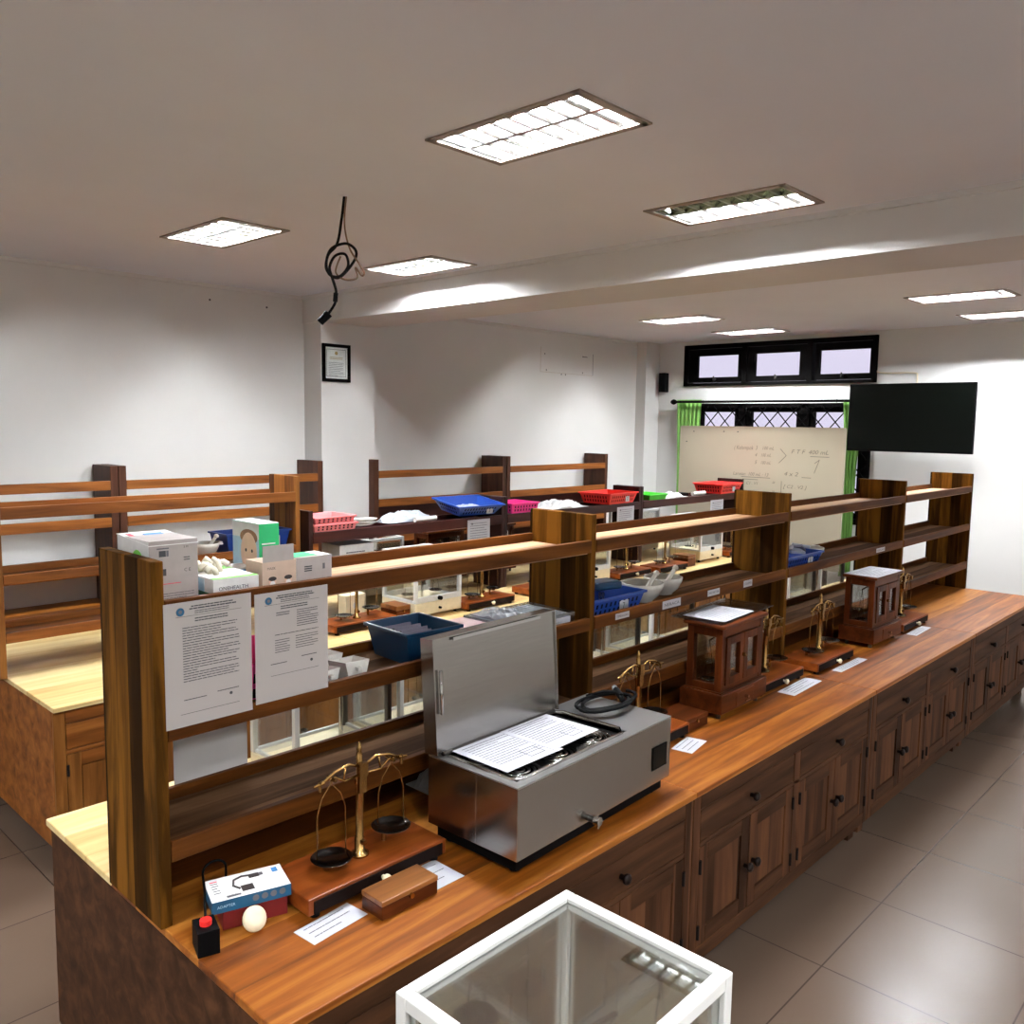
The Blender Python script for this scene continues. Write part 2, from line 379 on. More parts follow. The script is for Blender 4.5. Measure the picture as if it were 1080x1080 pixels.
names = ['bright recessed light above the left end of the wall shelves, left of the hanging cable', 'bright recessed light to the right of the hanging cable, close to the beam',
         'largest bright recessed light, cut by the top of the photo', 'recessed light with one dark row, beside the beam',
         'recessed light beyond the beam, nearest to the beam', 'small recessed light just above the high window',
         'recessed light beyond the beam on the right side', 'recessed light in the far right part of the ceiling', 'recessed light out of the photo to the left', 'recessed light behind the camera', 'recessed light in the aisle row behind the camera', 'recessed light in the far corner behind the camera', 'recessed light by the right wall straight behind the camera', 'recessed light by the right wall near the beam', 'recessed light by the right wall past the beam', 'recessed light by the right wall near the back wall']
for k, ((x, y), nm) in enumerate(zip(FIX, names)): fixture(x, y, nm, half=(k == 3))

# ------------------------------------------------------------------ benches
def cabinet(label, loc, wd=1.63, dp=1.29, group='lab bench cabinets', wc_='wood_cab', wu_='wood_cab_upright'):
    t = thing('bench_cabinet', label, 'cabinet', loc, 0, group)
    c = MB(); zt = .727
    c.box(.002, wd-.002, .022, dp, .092, zt, wc_)
    def fr(x0, x1, z0, z1, m=wc_): c.box(x0, x1, 0, .022, z0, z1, m)
    h = wd/2
    fr(.002, .05, .092, zt, wu_); fr(wd-.05, wd-.002, .092, zt, wu_); fr(h-.028, h+.028, .15, .665, wu_)
    fr(.05, wd-.05, .667, zt); fr(.05, wd-.05, .528, .546); fr(.05, wd-.05, .092, .148)
    c.build('carcass', t, bevel=.003)
    for s in (0, 1):
        a, b = (.05, h-.028) if s == 0 else (h+.028, wd-.05)
        d = MB().box(a+.003, b-.003, .001, .02, .549, .664, wc_).build('drawer', t, bevel=.003)
        MB().lathe([(.009, 0), (.008, .012), (.017, .020), (.018, .028), (.012, .034), (0, .035)], (0, 0, 0), 'knob_wood', 12,
                   Matrix.Translation(((a+b)/2, .001, .606)) @ Matrix.Rotation(PI/2, 4, 'X')).build('knob', d)
        m = (a+b)/2
        for p, q, kx, hx in ((a, m, m-.03, a+.004), (m, b, m+.03, b-.004)):
            d = MB(); p += .002; q -= .002; z0, z1 = .151, .525
            d.box(p, p+.06, .001, .02, z0, z1, wu_).box(q-.06, q, .001, .02, z0, z1, wu_)
            d.box(p+.06, q-.06, .001, .02, z1-.06, z1, wc_).box(p+.06, q-.06, .001, .02, z0, z0+.06, wc_)
            d.box(p+.06, q-.06, .012, .019, z0+.06, z1-.06, 'dark_recess').box(p+.064, q-.064, .006, .018, z0+.064, z1-.064, wu_)
            dd = d.build('door', t, bevel=.0015)
            MB().lathe([(.009, 0), (.008, .012), (.017, .020), (.018, .028), (.012, .034), (0, .035)], (0, 0, 0), 'knob_wood', 12,
                       Matrix.Translation((kx, .001, .335)) @ Matrix.Rotation(PI/2, 4, 'X')).build('knob', dd)
            for hz in (.21, .455): MB().cyl((hx, -.003, hz-.025), (hx, -.003, hz+.025), .006, 'hinge_metal', n=8).build('hinge', dd)
    for x, y in ((.03, .05), (wd-.09, .05), (.03, dp-.11), (wd-.09, dp-.11)): MB().box(x, x+.06, y, y+.06, 0, .092, wu_).build('leg', t)
    return t
def worktop(label, x0, x1, y0, y1, z=.75, group='wooden worktop slabs', mat='wood_top'):
    o = MB().box(0, x1-x0-.002, 0, y1-y0, 0, .022, mat).build('worktop', None, (x0, y0, z-.022), bevel=.003)
    return tag(o, label, 'worktop', group)
NX = [.87, 2.50, 4.13, 5.76, 7.39]
labs = ['bench cabinet at the near end, under the steel water bath', 'bench cabinet with two drawers and four doors in the lower middle of the photo', 'bench cabinet cut by the right edge, below the second wooden balance case', 'bench cabinet at the far end of the nearest bench, outside the photo']
c0 = cabinet(labs[0], (NX[0], 1.472, 0))
for i in (1, 2, 3): dup(c0, (NX[i], 1.472, 0), 0, labs[i])
wl = ['orange-brown worktop slab carrying the steel water bath', 'orange-brown worktop slab in front of the first wooden glass balance case', 'orange-brown worktop slab carrying the second wooden glass balance case', 'orange-brown worktop slab at the far end of the nearest bench']
for i in range(4): worktop(wl[i], NX[i], NX[i+1], 1.46, 2.298)
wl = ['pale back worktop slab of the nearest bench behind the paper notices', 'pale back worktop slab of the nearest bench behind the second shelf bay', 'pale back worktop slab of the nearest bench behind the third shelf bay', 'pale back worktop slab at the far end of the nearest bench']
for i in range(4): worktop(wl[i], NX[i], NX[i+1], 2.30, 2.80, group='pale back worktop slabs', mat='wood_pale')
BX = [1.25, 2.88, 4.51, 6.14, 7.77]
lb = ['second bench cabinet seen left through the lowest gap beside the hanging sheet', 'cabinet of the second bench seen behind the glass cases at left centre', 'cabinet of the second bench behind the middle of the near shelf', 'cabinet at the far end of the second bench']
c1 = cabinet(lb[0], (BX[0], 3.882, 0), group='second bench cabinets', wc_='wood_orange', wu_='wood_orange_panel')
for i in (1, 2, 3): dup(c1, (BX[i], 3.882, 0), 0, lb[i])
wl = ['second bench worktop slab at the left under the orange shelf', 'second bench worktop slab under the red-based balance and white case', 'second bench worktop slab below the pink basket', 'second bench worktop slab at its far end near the whiteboard']
for i in range(4): worktop(wl[i], BX[i], BX[i+1], 3.87, 5.20, group='second bench worktop slabs', mat='wood_pale')  # cream tone stands for glare on these tops
def wall_bench(label, x0, x1):
    t = thing('wall_bench', label, 'bench', (x0, 5.52, 0), 0, 'benches along the left wall'); L_ = x1-x0
    MB().box(0, L_, .02, .59, .1, .728, 'wood_cab').build('carcass', t); MB().box(0, L_, 0, .59, .728, .75, 'wood_top').build('worktop', t)
    n = int(L_/.42)
    for i in range(n): MB().box(L_*i/n+.02, L_*(i+1)/n-.02, 0.002, .019, .13, .7, 'wood_cab_upright').build('door', t, bevel=.003)
    for x in (.05, L_-.11):
        for y in (.06, .5): MB().box(x, x+.06, y, y+.06, 0, .1, 'wood_cab_upright').build('leg', t)
wall_bench('low bench against the left wall, left of the white pier', .6, 3.95); wall_bench('low bench against the left wall, right of the white pier', 4.54, 7.75)

# ------------------------------------------------------------------ shelf racks
def rack(label, loc, posts, depth, ztop, shelves, mp, mr, mb, pw=.03, group=None, dz=.75, back=True, narrow=False, shade_back=False, deep=False):
    """posts: x of each upright; shelves: (rail top z, rail height)"""
    t = thing('bench_shelf', label, 'shelf rack', loc, 0, group)
    for x in posts: MB().box(x, x+pw, 0, depth, 0, ztop-dz, mp).build('side_panel', t, bevel=.003)
    for a, b in zip(posts[:-1], posts[1:]):
        x0, x1 = a+pw, b
        if deep: MB().box(x0+.0005, x1-.0005, depth-.016, depth-.002, 0, .16, 'wood_maroon').build('back_panel', t)
        if shade_back: MB().box(x0+.0005, x1-.0005, depth-.014, depth-.002, 0, 1.27-dz, 'wood_maroon').build('back_panel', t)  # dark sheet added to stand for shade inside the lower wall shelves
        for zt, h in shelves:
            z = zt-dz
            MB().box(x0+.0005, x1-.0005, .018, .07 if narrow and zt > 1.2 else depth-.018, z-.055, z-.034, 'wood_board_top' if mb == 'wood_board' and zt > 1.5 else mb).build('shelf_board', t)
            MB().box(x0+.0005, x1-.0005, -.003, .018, z-h, z, mr).build('front_rail', t, bevel=.002)
            if back: MB().box(x0+.0005, x1-.0005, depth-.018, depth-.001, z-h, z, mr).build('back_rail', t, bevel=.002)
    return t
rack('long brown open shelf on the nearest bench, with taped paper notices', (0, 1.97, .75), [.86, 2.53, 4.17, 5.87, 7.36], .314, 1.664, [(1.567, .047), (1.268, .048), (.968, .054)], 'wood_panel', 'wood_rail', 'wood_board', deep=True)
rack('orange-brown open shelf behind the white cartons, holding blue baskets and white bowl', (0, 4.47, .75), [1.22, 2.84], .30, 1.665, [(1.571, .058), (1.25, .045), (.97, .05)], 'wood_orange_panel', 'wood_orange', 'wood_orange')
DK = ['dark maroon shelf carrying the pale pink tray and the blue basket', 'dark maroon shelf carrying the hot pink basket and first red basket', 'dark maroon shelf carrying the green tray and the farthest red basket']
for i, (a, b) in enumerate(((2.93, 4.63), (4.665, 6.43), (6.465, 8.33))):
    rack(DK[i], (0, 4.47, .75), [a, b], .30, 1.447, [(1.311, .068), (.96, .05)], 'wood_maroon_upright', 'wood_maroon', 'wood_maroon', group='dark shelves on the second bench', pw=.032)
WR = [(.72, 2.28, 'brown wall shelf at the far left edge of the photo'), (2.335, 3.89, 'brown wall shelf left of the white pier with the certificate'), (4.45, 6.015, 'brown wall shelf just right of the white pier'), (6.075, 7.66, 'brown wall shelf at the right, ending before the room corner')]
for a, b, lb_ in WR:
    rack(lb_, (0, 5.80, .75), [a, b], .30, 1.68, [(1.583, .062), (1.34, .066), (1.02, .06)], 'wood_umber', 'wood_orange', 'wood_umber', pw=.05, group='shelves along the left wall', back=False, narrow=True, shade_back=a > 4)

# ------------------------------------------------------------------ beam balances
def beam_balance(label, loc, rz=0, mat='wood_red', group='brass beam balances'):
    """origin: centre of the base on the worktop; x along the beam"""
    t = thing('beam_balance', label, 'balance', loc, rz, group)
    b = MB().box(-.23, .23, -.10, .10, .014, .058, mat)
    b.build('base', t, bevel=.003)
    dr = MB().box(-.215, .215, -.1035, -.095, .017, .05, 'dark_recess').build('drawer', t)
    MB().lathe([(.006, 0), (.006, .008), (.012, .012), (.013, .02), (.008, .025), (0, .026)], (0, 0, 0), 'ivory', 12, Matrix.Translation((0, -.1035, .034)) @ Matrix.Rotation(PI/2, 4, 'X')).build('knob', dr)
    for x in (-.2, .2):
        for y in (-.08, .08): MB().cyl((x, y, 0), (x, y, .014), .014, 'black_rubber', n=10).build('foot', t)
    c = MB()
    c.lathe([(.026, 0), (.026, .006), (.014, .012), (.014, .05), (.011, .055), (.010, .20), (.013, .205), (.013, .225), (.009, .23), (.009, .285), (.006, .296), (.008, .304), (.003, .320), (0, .321)], (0, 0, .058), 'brass', 16)
    c.box(-.012, .012, -.018, -.006, .24, .30, 'brass').cyl((0, -.025, .10), (0, .0, .10), .008, 'brass', n=8)
    c.build('column', t)
    bm = MB(); z = .306
    for s in (-1, 1):
        bm.tube([(s*.01, -.014, z+.012), (s*.045, -.014, z+.026), (s*.09, -.014, z+.018), (s*.13, -.014, z-.002)], .0045, 'brass', 6)
        bm.tube([(s*.012, -.014, z-.012), (s*.06, -.014, z-.016), (s*.09, -.014, z+.004), (s*.118, -.014, z+.004)], .0035, 'brass', 6)
        bm.tube([(s*.055, -.014, z+.026), (s*.062, -.014, z-.016)], .003, 'brass', 6)
        bm.cyl((s*.125, -.014, z), (s*.155, -.014, z-.004), .006, 'brass', .003, n=8).cyl((s*.098, -.03, z+.002), (s*.098, .006, z+.002), .005, 'brass', n=8)
        bm.cyl((s*.136, -.014, z+.004), (s*.136, -.014, z-.022), .005, 'brass', n=8)
    bm.box(-.014, .014, -.022, -.008, z-.02, z+.02, 'brass').cyl((0, -.016, z-.02), (0, -.016, z-.2), .0016, 'brass', .0008, n=5)
    bm.build('beam', t)
    for s in (-1, 1):
        st = MB(); x = s*.100; zz = z-.002; zp = .104 if s > 0 else .082
        st.tube([(x-.046, -.012, zp+.008), (x-.044, -.012, .22), (x-.03, -.012, .262), (x-.004, -.012, zz-.012), (x, -.012, zz), (x+.004, -.012, zz-.012), (x+.03, -.012, .262), (x+.044, -.012, .22), (x+.046, -.012, zp+.008)], .0018, 'brass', 5)
        so = st.build('stirrup', t)
        MB().lathe([(0, 0), (.02, .001), (.044, .005), (.054, .010), (.056, .010), (.045, .003), (.02, -.002), (0, -.003)], (x, -.012, zp), 'pan_metal', 24).build('pan', so)
        MB().cyl((x, .02, .058), (x, .02, zp-.008), .007, 'brass', n=8).cyl((x, -.012, zp-.009), (x, -.012, zp-.004), .016, 'steel_polished', n=12).cyl((x, .02, zp-.012), (x, -.012, zp-.01), .004, 'brass', n=6).build('pan_rest', t)
    return t
b0 = beam_balance('brass beam balance beside the small wooden box, left of the water bath', (1.362, 1.843, .75))
for x, y, lb_ in ((2.715, 1.868, 'brass beam balance half hidden behind the water bath and its black power cord'), (3.84, 1.90, 'brass beam balance just right of the first wooden glass case'),
                  (4.39, 1.868, 'brass beam balance just left of the second wooden glass case'), (5.63, 1.875, 'brass beam balance cut by the right edge, beyond the second wooden glass case')):
    dup(b0, (x, y, .75), 0, lb_)
for x, y, lb_ in ((3.08, 4.19, 'red-based beam balance on the second bench beside a small orange wooden box'), (4.09, 4.13, 'beam balance on the second bench right of the largest white glass case'),
                  (4.76, 4.16, 'beam balance on the second bench partly behind the brown shelf upright'), (5.78, 4.13, 'beam balance on the second bench behind the white mortars'),
                  (6.28, 4.08, 'red-based beam balance on the second bench left of the farthest white case'), (7.58, 4.15, 'beam balance on the second bench right of the farthest white case')):
    dup(b0, (x, y, .75), 0, lb_, 'beam balances on the second bench')
for x, y, lb_ in ((5.12, 2.58, 'beam balance on the back side of the nearest bench, seen under the far blue basket'),):
    dup(b0, (x, y, .75), PI, lb_)

# ------------------------------------------------------------------ wooden glass balance cases
def wood_case(label, loc, rz=0, group='wooden glass balance cases'):
    """origin front-left corner of the plinth on the worktop; 0.42 x 0.205"""
    t = thing('balance_case', label, 'balance case', loc, rz, group); W, D = .42, .205
    MB().box(0, W, 0, D, .028, .112, 'wood_case_flat').box(.012, W-.012, .012, D-.012, .112, .118, 'wood_case_flat').build('plinth', t, bevel=.005)
    d = MB().box(.13, W-.13, -.003, .01, .038, .098, 'wood_case_flat').build('drawer', t, bevel=.002)
    MB().cyl((W/2, -.003, .068), (W/2, -.02, .068), .007, 'steel_polished', n=10).box(W/2-.02, W/2+.02, -.018, -.012, .05, .056, 'steel_polished').build('knob', d)
    for x in (.04, W-.04):
        for y in (.035, D-.035): MB().cyl((x, y, 0), (x, y, .028), .011, 'steel_dark', n=10).build('foot', t)
    a, b, c, e = .02, W-.02, .018, D-.018; z0, z1 = .118, .395
    p = MB()
    for x in (a, b-.032):
        for y in (c, e-.032): p.box(x, x+.032, y, y+.032, z0, z1, 'wood_case')
    for y in (c+.002, e-.026): p.box(a+.03, b-.03, y, y+.024, z0, z0+.022, 'wood_case_flat').box(a+.03, b-.03, y, y+.024, z1-.04, z1, 'wood_case_flat')
    for x in (a+.002, b-.026): p.box(x, x+.024, c+.03, e-.03, z0, z0+.03, 'wood_case').box(x, x+.024, c+.03, e-.03, z1-.04, z1, 'wood_case')
    p.build('frame', t, bevel=.002)
    MB().box(.004, W-.004, .002, D-.002, z1, z1+.018, 'wood_case_flat').build('top', t, bevel=.006)
    for x in (a+.012, b-.015): MB().box(x, x+.003, c+.032, e-.032, z0+.03, z1-.04, 'case_glass').build('side_pane', t)
    MB().box(a+.034, b-.034, e-.016, e-.013, z0+.022, z1-.04, 'case_glass').build('back_pane', t)
    m = W/2
    for x0, x1, kx in ((a+.034, m-.002, m-.012), (m+.002, b-.034, None)):
        dd = MB(); zz0, zz1 = z0+.024, z1-.042
        for q in ((x0, x0+.034, zz0, zz1), (x1-.034, x1, zz0, zz1), (x0+.034, x1-.034, zz0, zz0+.034), (x0+.034, x1-.034, zz1-.034, zz1)): dd.box(q[0], q[1], c-.006, c+.014, q[2], q[3], 'wood_case')
        do = dd.build('door', t, bevel=.0015)
        MB().box(x0+.03, x1-.03, c+.004, c+.006, zz0+.03, zz1-.03, 'case_glass').build('pane', do)
        if kx: MB().cyl((kx, c-.006, (z0+z1)/2), (kx, c-.02, (z0+z1)/2), .008, 'brass', n=10).build('knob', do)
    ib = MB(); ib.cyl((m, D*.55, z0), (m, D*.55, z1-.06), .007, 'brass', n=8).tube([(m-.13, D*.55, z1-.075), (m, D*.55, z1-.06), (m+.13, D*.55, z1-.075)], .004, 'brass', 5)
    for s in (-1, 1):
        x = m+s*.125; ib.tube([(x-.03, D*.55, z0+.03), (x-.028, D*.55, z0+.1), (x, D*.55, z1-.078), (x+.028, D*.55, z0+.1), (x+.03, D*.55, z0+.03)], .0015, 'brass', 4)
        ib.lathe([(0, 0), (.028, .003), (.034, .008), (.028, .001), (0, -.002)], (x, D*.55, z0+.024), 'steel_polished', 18)
    ib.build('inner_balance', t)
    return t
k0 = wood_case('dark wooden glass balance case with clear plate on top, right of water bath', (3.185, 1.762, .75), R(1))
dup(k0, (4.885, 1.762, .75), R(-1), 'dark wooden glass balance case farther right, near the photo edge')
for x, lb_ in ((4.28, 'wooden balance case behind the dark shelf, left of the hanging white notice'), (4.86, 'wooden balance case behind the dark shelf near the hot pink basket'), (5.75, 'wooden balance case behind the dark shelf under the first red basket')):
    dup(k0, (x+.42, 5.12, .75), PI, lb_, 'wooden cases behind the dark shelves')
# glass plate and papers on the cases
tag(MB().box(-.02, .52, -.02, .225, 0, .006, 'clear_plastic').build('glass_plate', None, (3.215, 1.80, 1.1635), R(4), bevel=.001), 'clear grey plate jutting out on top of the first wooden balance case', 'glass plate')
def sheet(label, w_, h_, loc, rz=0, rows=10, group=None, mat='paper', name='paper_sheet', hdr=True, seed=1, t=.0008, curl=0):
    g = MB(); nseg = 6
    if curl:
        vs = []; fs = []
        for i in range(nseg+1):
            for j in range(nseg+1):
                x, y = w_*i/nseg, h_*j/nseg; vs.append((x, y, t+curl*(abs(i/nseg-.5)*2)**2*(j/nseg)**2))
        n = nseg+1
        for i in range(nseg):
            for j in range(nseg): fs.append((i*n+j, (i+1)*n+j, (i+1)*n+j+1, i*n+j+1))
        k = len(vs); vs += [(p[0], p[1], p[2]-t) for p in vs]; fs += [tuple(k+i for i in f[::-1]) for f in fs]
        g.add(vs, fs, mat, True)
    else: g.box(0, w_, 0, h_, 0, t, mat)
    if rows:
        dy = h_*.8/rows
        if not curl: g.lines(w_*.12, w_*.88, h_*.82, rows, dy, (0, 0, t), UX, UY, 'ink_pale', min(.003, dy*.35), seed, .5, .0003)
    return tag(g.build(name, None, loc, rz), label, 'paper', group)
sheet('white printed paper on top of the first wooden balance case', .30, .20, (3.235, 1.79, 1.1705), R(4), 9, seed=4)
sheet('white printed paper on top of the second wooden balance case', .37, .195, (4.905, 1.765, 1.1635), R(-1), 8, seed=5, name='paper_sheet')
sheet('white card strip just right of the first wooden balance case', .33, .085, (3.755, 1.70, .7502), R(2), 4, 'instruction cards on the worktop', seed=6, name='instruction_card')
sheet('white card strip just left of the second wooden balance case', .35, .05, (4.305, 1.705, .7502), R(0), 3, 'instruction cards on the worktop', seed=7, name='instruction_card')
sheet('white card on the worktop at the right end of the water bath', .16, .085, (2.79, 1.66, .7502), R(10), 3, 'instruction cards on the worktop', seed=8, name='instruction_card')
sheet('white card half under the small wooden box left of the water bath', .10, .125, (1.46, 1.63, .7502), R(0), 3, 'instruction cards on the worktop', seed=9, name='instruction_card')
sheet('white card under the nearest balance, cut by the bottom of the photo', .17, .08, (1.09, 1.655, .7502), R(5), 3, 'instruction cards on the worktop', seed=10, name='instruction_card')
sheet('white card at the right photo edge in front of the farthest near balance', .30, .06, (5.42, 1.70, .7502), R(2), 3, 'instruction cards on the worktop', seed=12, name='instruction_card')
def woodbox(label, loc, a, b, h, rz=0, group='small wooden weight boxes', mat='wood_box'):
    t = thing('wooden_box', label, 'box', loc, rz, group)
    MB().box(0, a, 0, b, 0, h*.72, 'wood_case_flat' if mat == 'wood_box' else mat).build('body', t, bevel=.002); MB().box(-.001, a+.001, -.001, b+.001, h*.73, h, mat).build('lid', t, bevel=.002)
    MB().cyl((a/2, -.001, h*.66), (a/2, -.008, h*.66), .007, 'brass', n=8).build('catch', t)
woodbox('small wooden box on the worktop in front of the nearest balance', (1.265, 1.618, .75), .185, .085, .05)
woodbox('small dark wooden box squeezed between the water bath and the first wooden case', (2.955, 1.79, .75), .17, .15, .055, mat='wood_case_flat')
woodbox('small orange wooden box beside the red-based balance on the second bench', (3.335, 4.12, .75), .11, .16, .10)
woodbox('small wooden box left of the farthest white case on the second bench', (6.58, 4.03, .75), .13, .16, .10)

# ------------------------------------------------------------------ white glass balance cases
def white_case(label, loc, rz=0, W=.40, D=.34, H=.42, group='white glass balance cases', low=0, dark=False):
    t = thing('glass_balance_case', label, 'balance case', loc, rz, group)
    b = MB().box(0, W, 0, D, .02, .10, 'cream_paint').build('base', t, bevel=.004)
    MB().box(.02, W-.02, -.003, .004, .03, .09, 'cream_paint').cyl((W*.5, -.003, .055), (W*.5, -.02, .055), .008, 'black_plastic', n=8).build('drawer', t)
    MB().cyl((W*.5, 0, .118), (W*.5, -.022, .118), .014, 'black_plastic', n=10).build('release_knob', t)
    for x in (.03, W-.03):
        for y in (.03, D-.03): MB().cyl((x, y, 0), (x, y, .02), .012, 'black_rubber', n=8).build('foot', t)
    f = MB(); p = .022
    for x in (0, W-p):
        for y in (0, D-p): f.box(x, x+p, y, y+p, .10, H, 'black_frame' if dark and x == 0 else 'aluminium')
    for y in (0, D-p): f.box(p, W-p, y, y+p, H-p, H, 'aluminium').box(p, W-p, y, y+p, .10, .135, 'aluminium')
    for x in (0, W-p): f.box(x, x+p, p, D-p, H-p, H, 'aluminium').box(x, x+p, p, D-p, .10, .115, 'aluminium')
    f.build('frame', t, bevel=.002)
    for x in (.009, W-.012): MB().box(x, x+.003, p, D-p, .115, H-p, 'case_glass').build('side_pane', t)
    for y in (.009, D-.012): MB().box(p, W-p, y, y+.003, .135, H-p, 'case_glass').build('front_pane' if y < .1 else 'back_pane', t)
    MB().box(p, W-p, p, D-p, H-.010, H-.007, 'case_glass').build('top_pane', t)
    ib = MB().cyl((W/2, D/2, .10), (W/2, D/2, H-.1), .008, 'steel_polished', n=8).tube([(W*.18, D/2, H-.12), (W/2, D/2, H-.10), (W*.82, D/2, H-.12)], .005, 'steel_polished', 5)
    for s in (.2, .8):
        ib.tube([(W*s-.03, D/2, .13), (W*s, D/2, H-.12), (W*s+.03, D/2, .13)], .002, 'steel_polished', 4).lathe([(0, 0), (.04, .003), (.045, .008), (.04, .001), (0, -.002)], (W*s, D/2, .125), 'steel_polished', 16)
    ib.build('inner_balance', t)
    return t
wc = white_case('largest white glass balance case on the second bench, between two beam balances', (3.462, 4.09, .75))
for x, y, rz, lb_ in ((5.12, 4.10, 0, 'white glass balance case on the second bench, just right of the brown shelf upright'), (6.87, 4.08, 0, 'farthest white glass balance case on the second bench')):
    dup(wc, (x, y, .75), rz, lb_)
for x, lb_ in ((3.97, 'white glass case behind the dark shelf, under the white dishes'), (7.3, 'white glass case behind the dark shelf, under the green tray')):
    dup(wc, (x, 5.16, .75), PI, lb_, 'white cases behind the dark shelves')
def show_case(label, loc, rz, W=.42, D=.30, H=.33, group='glass cases on the back of the nearest bench'):
    t = thing('glass_case', label, 'glass case', loc, rz, group); p = .02
    MB().box(0, W, 0, D, 0, .035, 'cream_paint').build('base', t, bevel=.003)
    f = MB()
    for i, (x, y) in enumerate(((0, 0), (W-p, 0), (0, D-p), (W-p, D-p))): f.box(x, x+p, y, y+p, .035, H, 'steel_dark' if i in (0, 2) else 'aluminium')
    for y in (0, D-p): f.box(p, W-p, y, y+p, H-p, H, 'aluminium').box(p, W-p, y, y+.012, .035, .047, 'aluminium')
    for x in (0, W-p): f.box(x, x+p, p, D-p, H-p, H, 'aluminium').box(x, x+.012, p, D-p, .035, .047, 'aluminium')
    f.build('frame', t, bevel=.002)
    for x in (.008, W-.011): MB().box(x, x+.003, p, D-p, .047, H-p, 'case_glass').build('side_pane', t)
    for a, b in ((p, W*.52), (W*.48, W-p)): MB().box(a, b, .008 if a > p else .013, .010 if a > p else .015, .047, H-p, 'case_glass').build('sliding_pane', t)
    MB().box(p, W-p, D-.012, D-.009, .047, H-p, 'case_glass').build('back_pane', t); MB().box(p, W-p, p, D-p, H-.01, H-.007, 'case_glass').build('top_pane', t)
    MB().cyl((W*.3, D*.5, .035), (W*.3, D*.5, H-.1), .008, 'steel_polished', n=8).box(W*.12, W*.48, D*.5-.005, D*.5+.005, H-.1, H-.085, 'steel_polished').build('inner_balance', t)
for x, lb_ in ((1.92, 'glass case behind the near shelf, just right of the hanging white sheet'), (2.38, 'glass case behind the near shelf, just left of the steel lid'), (3.55, 'glass case behind the near shelf, below the blue basket with glassware'),
               (4.07, 'glass case behind the near shelf, below the two white mortars'), (5.66, 'glass case behind the near shelf, below the far blue basket'), (6.15, 'glass case on the back of the nearest bench near its far end')):
    show_case(lb_, (x+.06, 2.775, .75), PI)
# front corner case on a stool (only its far corner is in the photo)
st = thing('wooden_stool', 'wooden stool in the aisle under a white framed case at the bottom edge', 'stool', (.96, .78, 0))
MB().box(-.2, .2, -.17, .17, .70, .73, 'wood_top').build('seat', st, bevel=.004)
for sx in (-1, 1):
    for sy in (-1, 1): MB().cyl((sx*.18, sy*.15, 0), (sx*.15, sy*.12, .70), .016, 'wood_cab_upright', .018, n=8).build('leg', st)
MB().box(-.165, .165, -.01, .01, .25, .28, 'wood_cab').build('stretcher', st)
dup(wc, (.762, .603, .73), 0, 'white framed case with grey glass top at the bottom edge of the photo')

# ------------------------------------------------------------------ water bath
t = thing('water_bath', 'stainless steel water bath with its lid raised, on the nearest worktop', 'water bath', (1.640, 1.507, .75), R(2.2))
L_, D_, Z0, Z1 = .80, .352, .055, .262
b = MB()
b.box(0, L_, 0, .004, Z0, Z1, 'steel_brushed').box(0, .004, .004, D_, Z0, Z1, 'steel_brushed').box(L_-.004, L_, .004, D_, Z0, Z1, 'steel_brushed').box(.004, L_-.004, D_-.004, D_, Z0, Z1, 'steel_brushed').box(.004, L_-.004, .004, D_-.004, Z0, Z0+.005, 'steel_brushed')
b.box(-.001, .0005, .155, .158, Z0+.002, Z1-.004, 'steel_polished')
b.build('body', t, bevel=.002)
MB().box(.02, L_-.02, .02, D_-.02, .014, Z0, 'black_plastic').build('skirt', t)
for x in (.05, L_-.05):
    for y in (.05, D_-.05): MB().cyl((x, y, 0), (x, y, .014), .016, 'black_rubber', n=10).build('foot', t)
tp = MB(); wx0, wx1, wy0, wy1 = .03, .575, .03, .318
for q in ((0, L_, 0, wy0), (0, L_, wy1, D_), (0, wx0, wy0, wy1), (wx1, L_, wy0, wy1)): tp.box(q[0], q[1], q[2], q[3], Z1, Z1+.004, 'steel_top')
tp.build('top_plate', t)
MB().tube([(wx0+.02, wy0, Z1+.005), (wx1-.03, wy0, Z1+.005), (wx1, wy0+.03, Z1+.005), (wx1, wy1-.03, Z1+.005), (wx1-.03, wy1, Z1+.005), (wx0+.02, wy1, Z1+.005), (wx0, wy1-.02, Z1+.005), (wx0, wy0+.02, Z1+.005)], .006, 'steel_polished', 8, True).build('well_rim', t)
dk = MB().box(wx0, wx1, wy0, wy1, Z1-.02, Z1-.012, 'steel_brushed')
for i in range(3):
    for j in range(2):
        c = (wx0+.095+i*.178, wy0+.075+j*.14, Z1-.012)
        for r in (.064, .048, .032, .016): dk.lathe([(r-.005, 0), (r-.004, .004), (r+.003, .004), (r+.004, 0)], c, 'steel_polished', 24)
dk.build('ring_covers', t)
MB().box(.685, .775, -.0025, 0, .105, .185, 'black_plastic').box(.69, .77, -.0032, -.0024, .11, .18, 'screen').build('control_panel', t)
tpp = MB().cyl((.335, 0, .066), (.335, -.022, .066), .010, 'steel_dark', n=12).cyl((.335, -.022, .066), (.335, -.040, .066), .014, 'steel_polished', n=12).cyl((.335, -.034, .066), (.335, -.034, .044), .005, 'steel_polished', n=8)
tpp.build('drain_tap', t)
ld = MB(); X = Matrix.Translation((0, D_-.020, Z1+.012)) @ Matrix.Rotation(R(-4), 4, 'X')
lx0, lx1, lh, th = -.012, .565, .345, .052
ld.box(lx0, lx1, th-.006-.03, th-.03, 0, lh, 'steel_brushed', X)
for q in ((lx0, lx0+.004, 0, lh), (lx1-.004, lx1, 0, lh)): ld.box(q[0], q[1], -.03, th-.036, q[2], q[3], 'steel_brushed', X)
ld.box(lx0+.004, lx1-.004, -.03, th-.036, lh-.004, lh, 'steel_brushed', X)
ld.box(lx0+.004, lx1-.004, -.024, -.020, .006, lh-.004, 'steel_brushed', X)
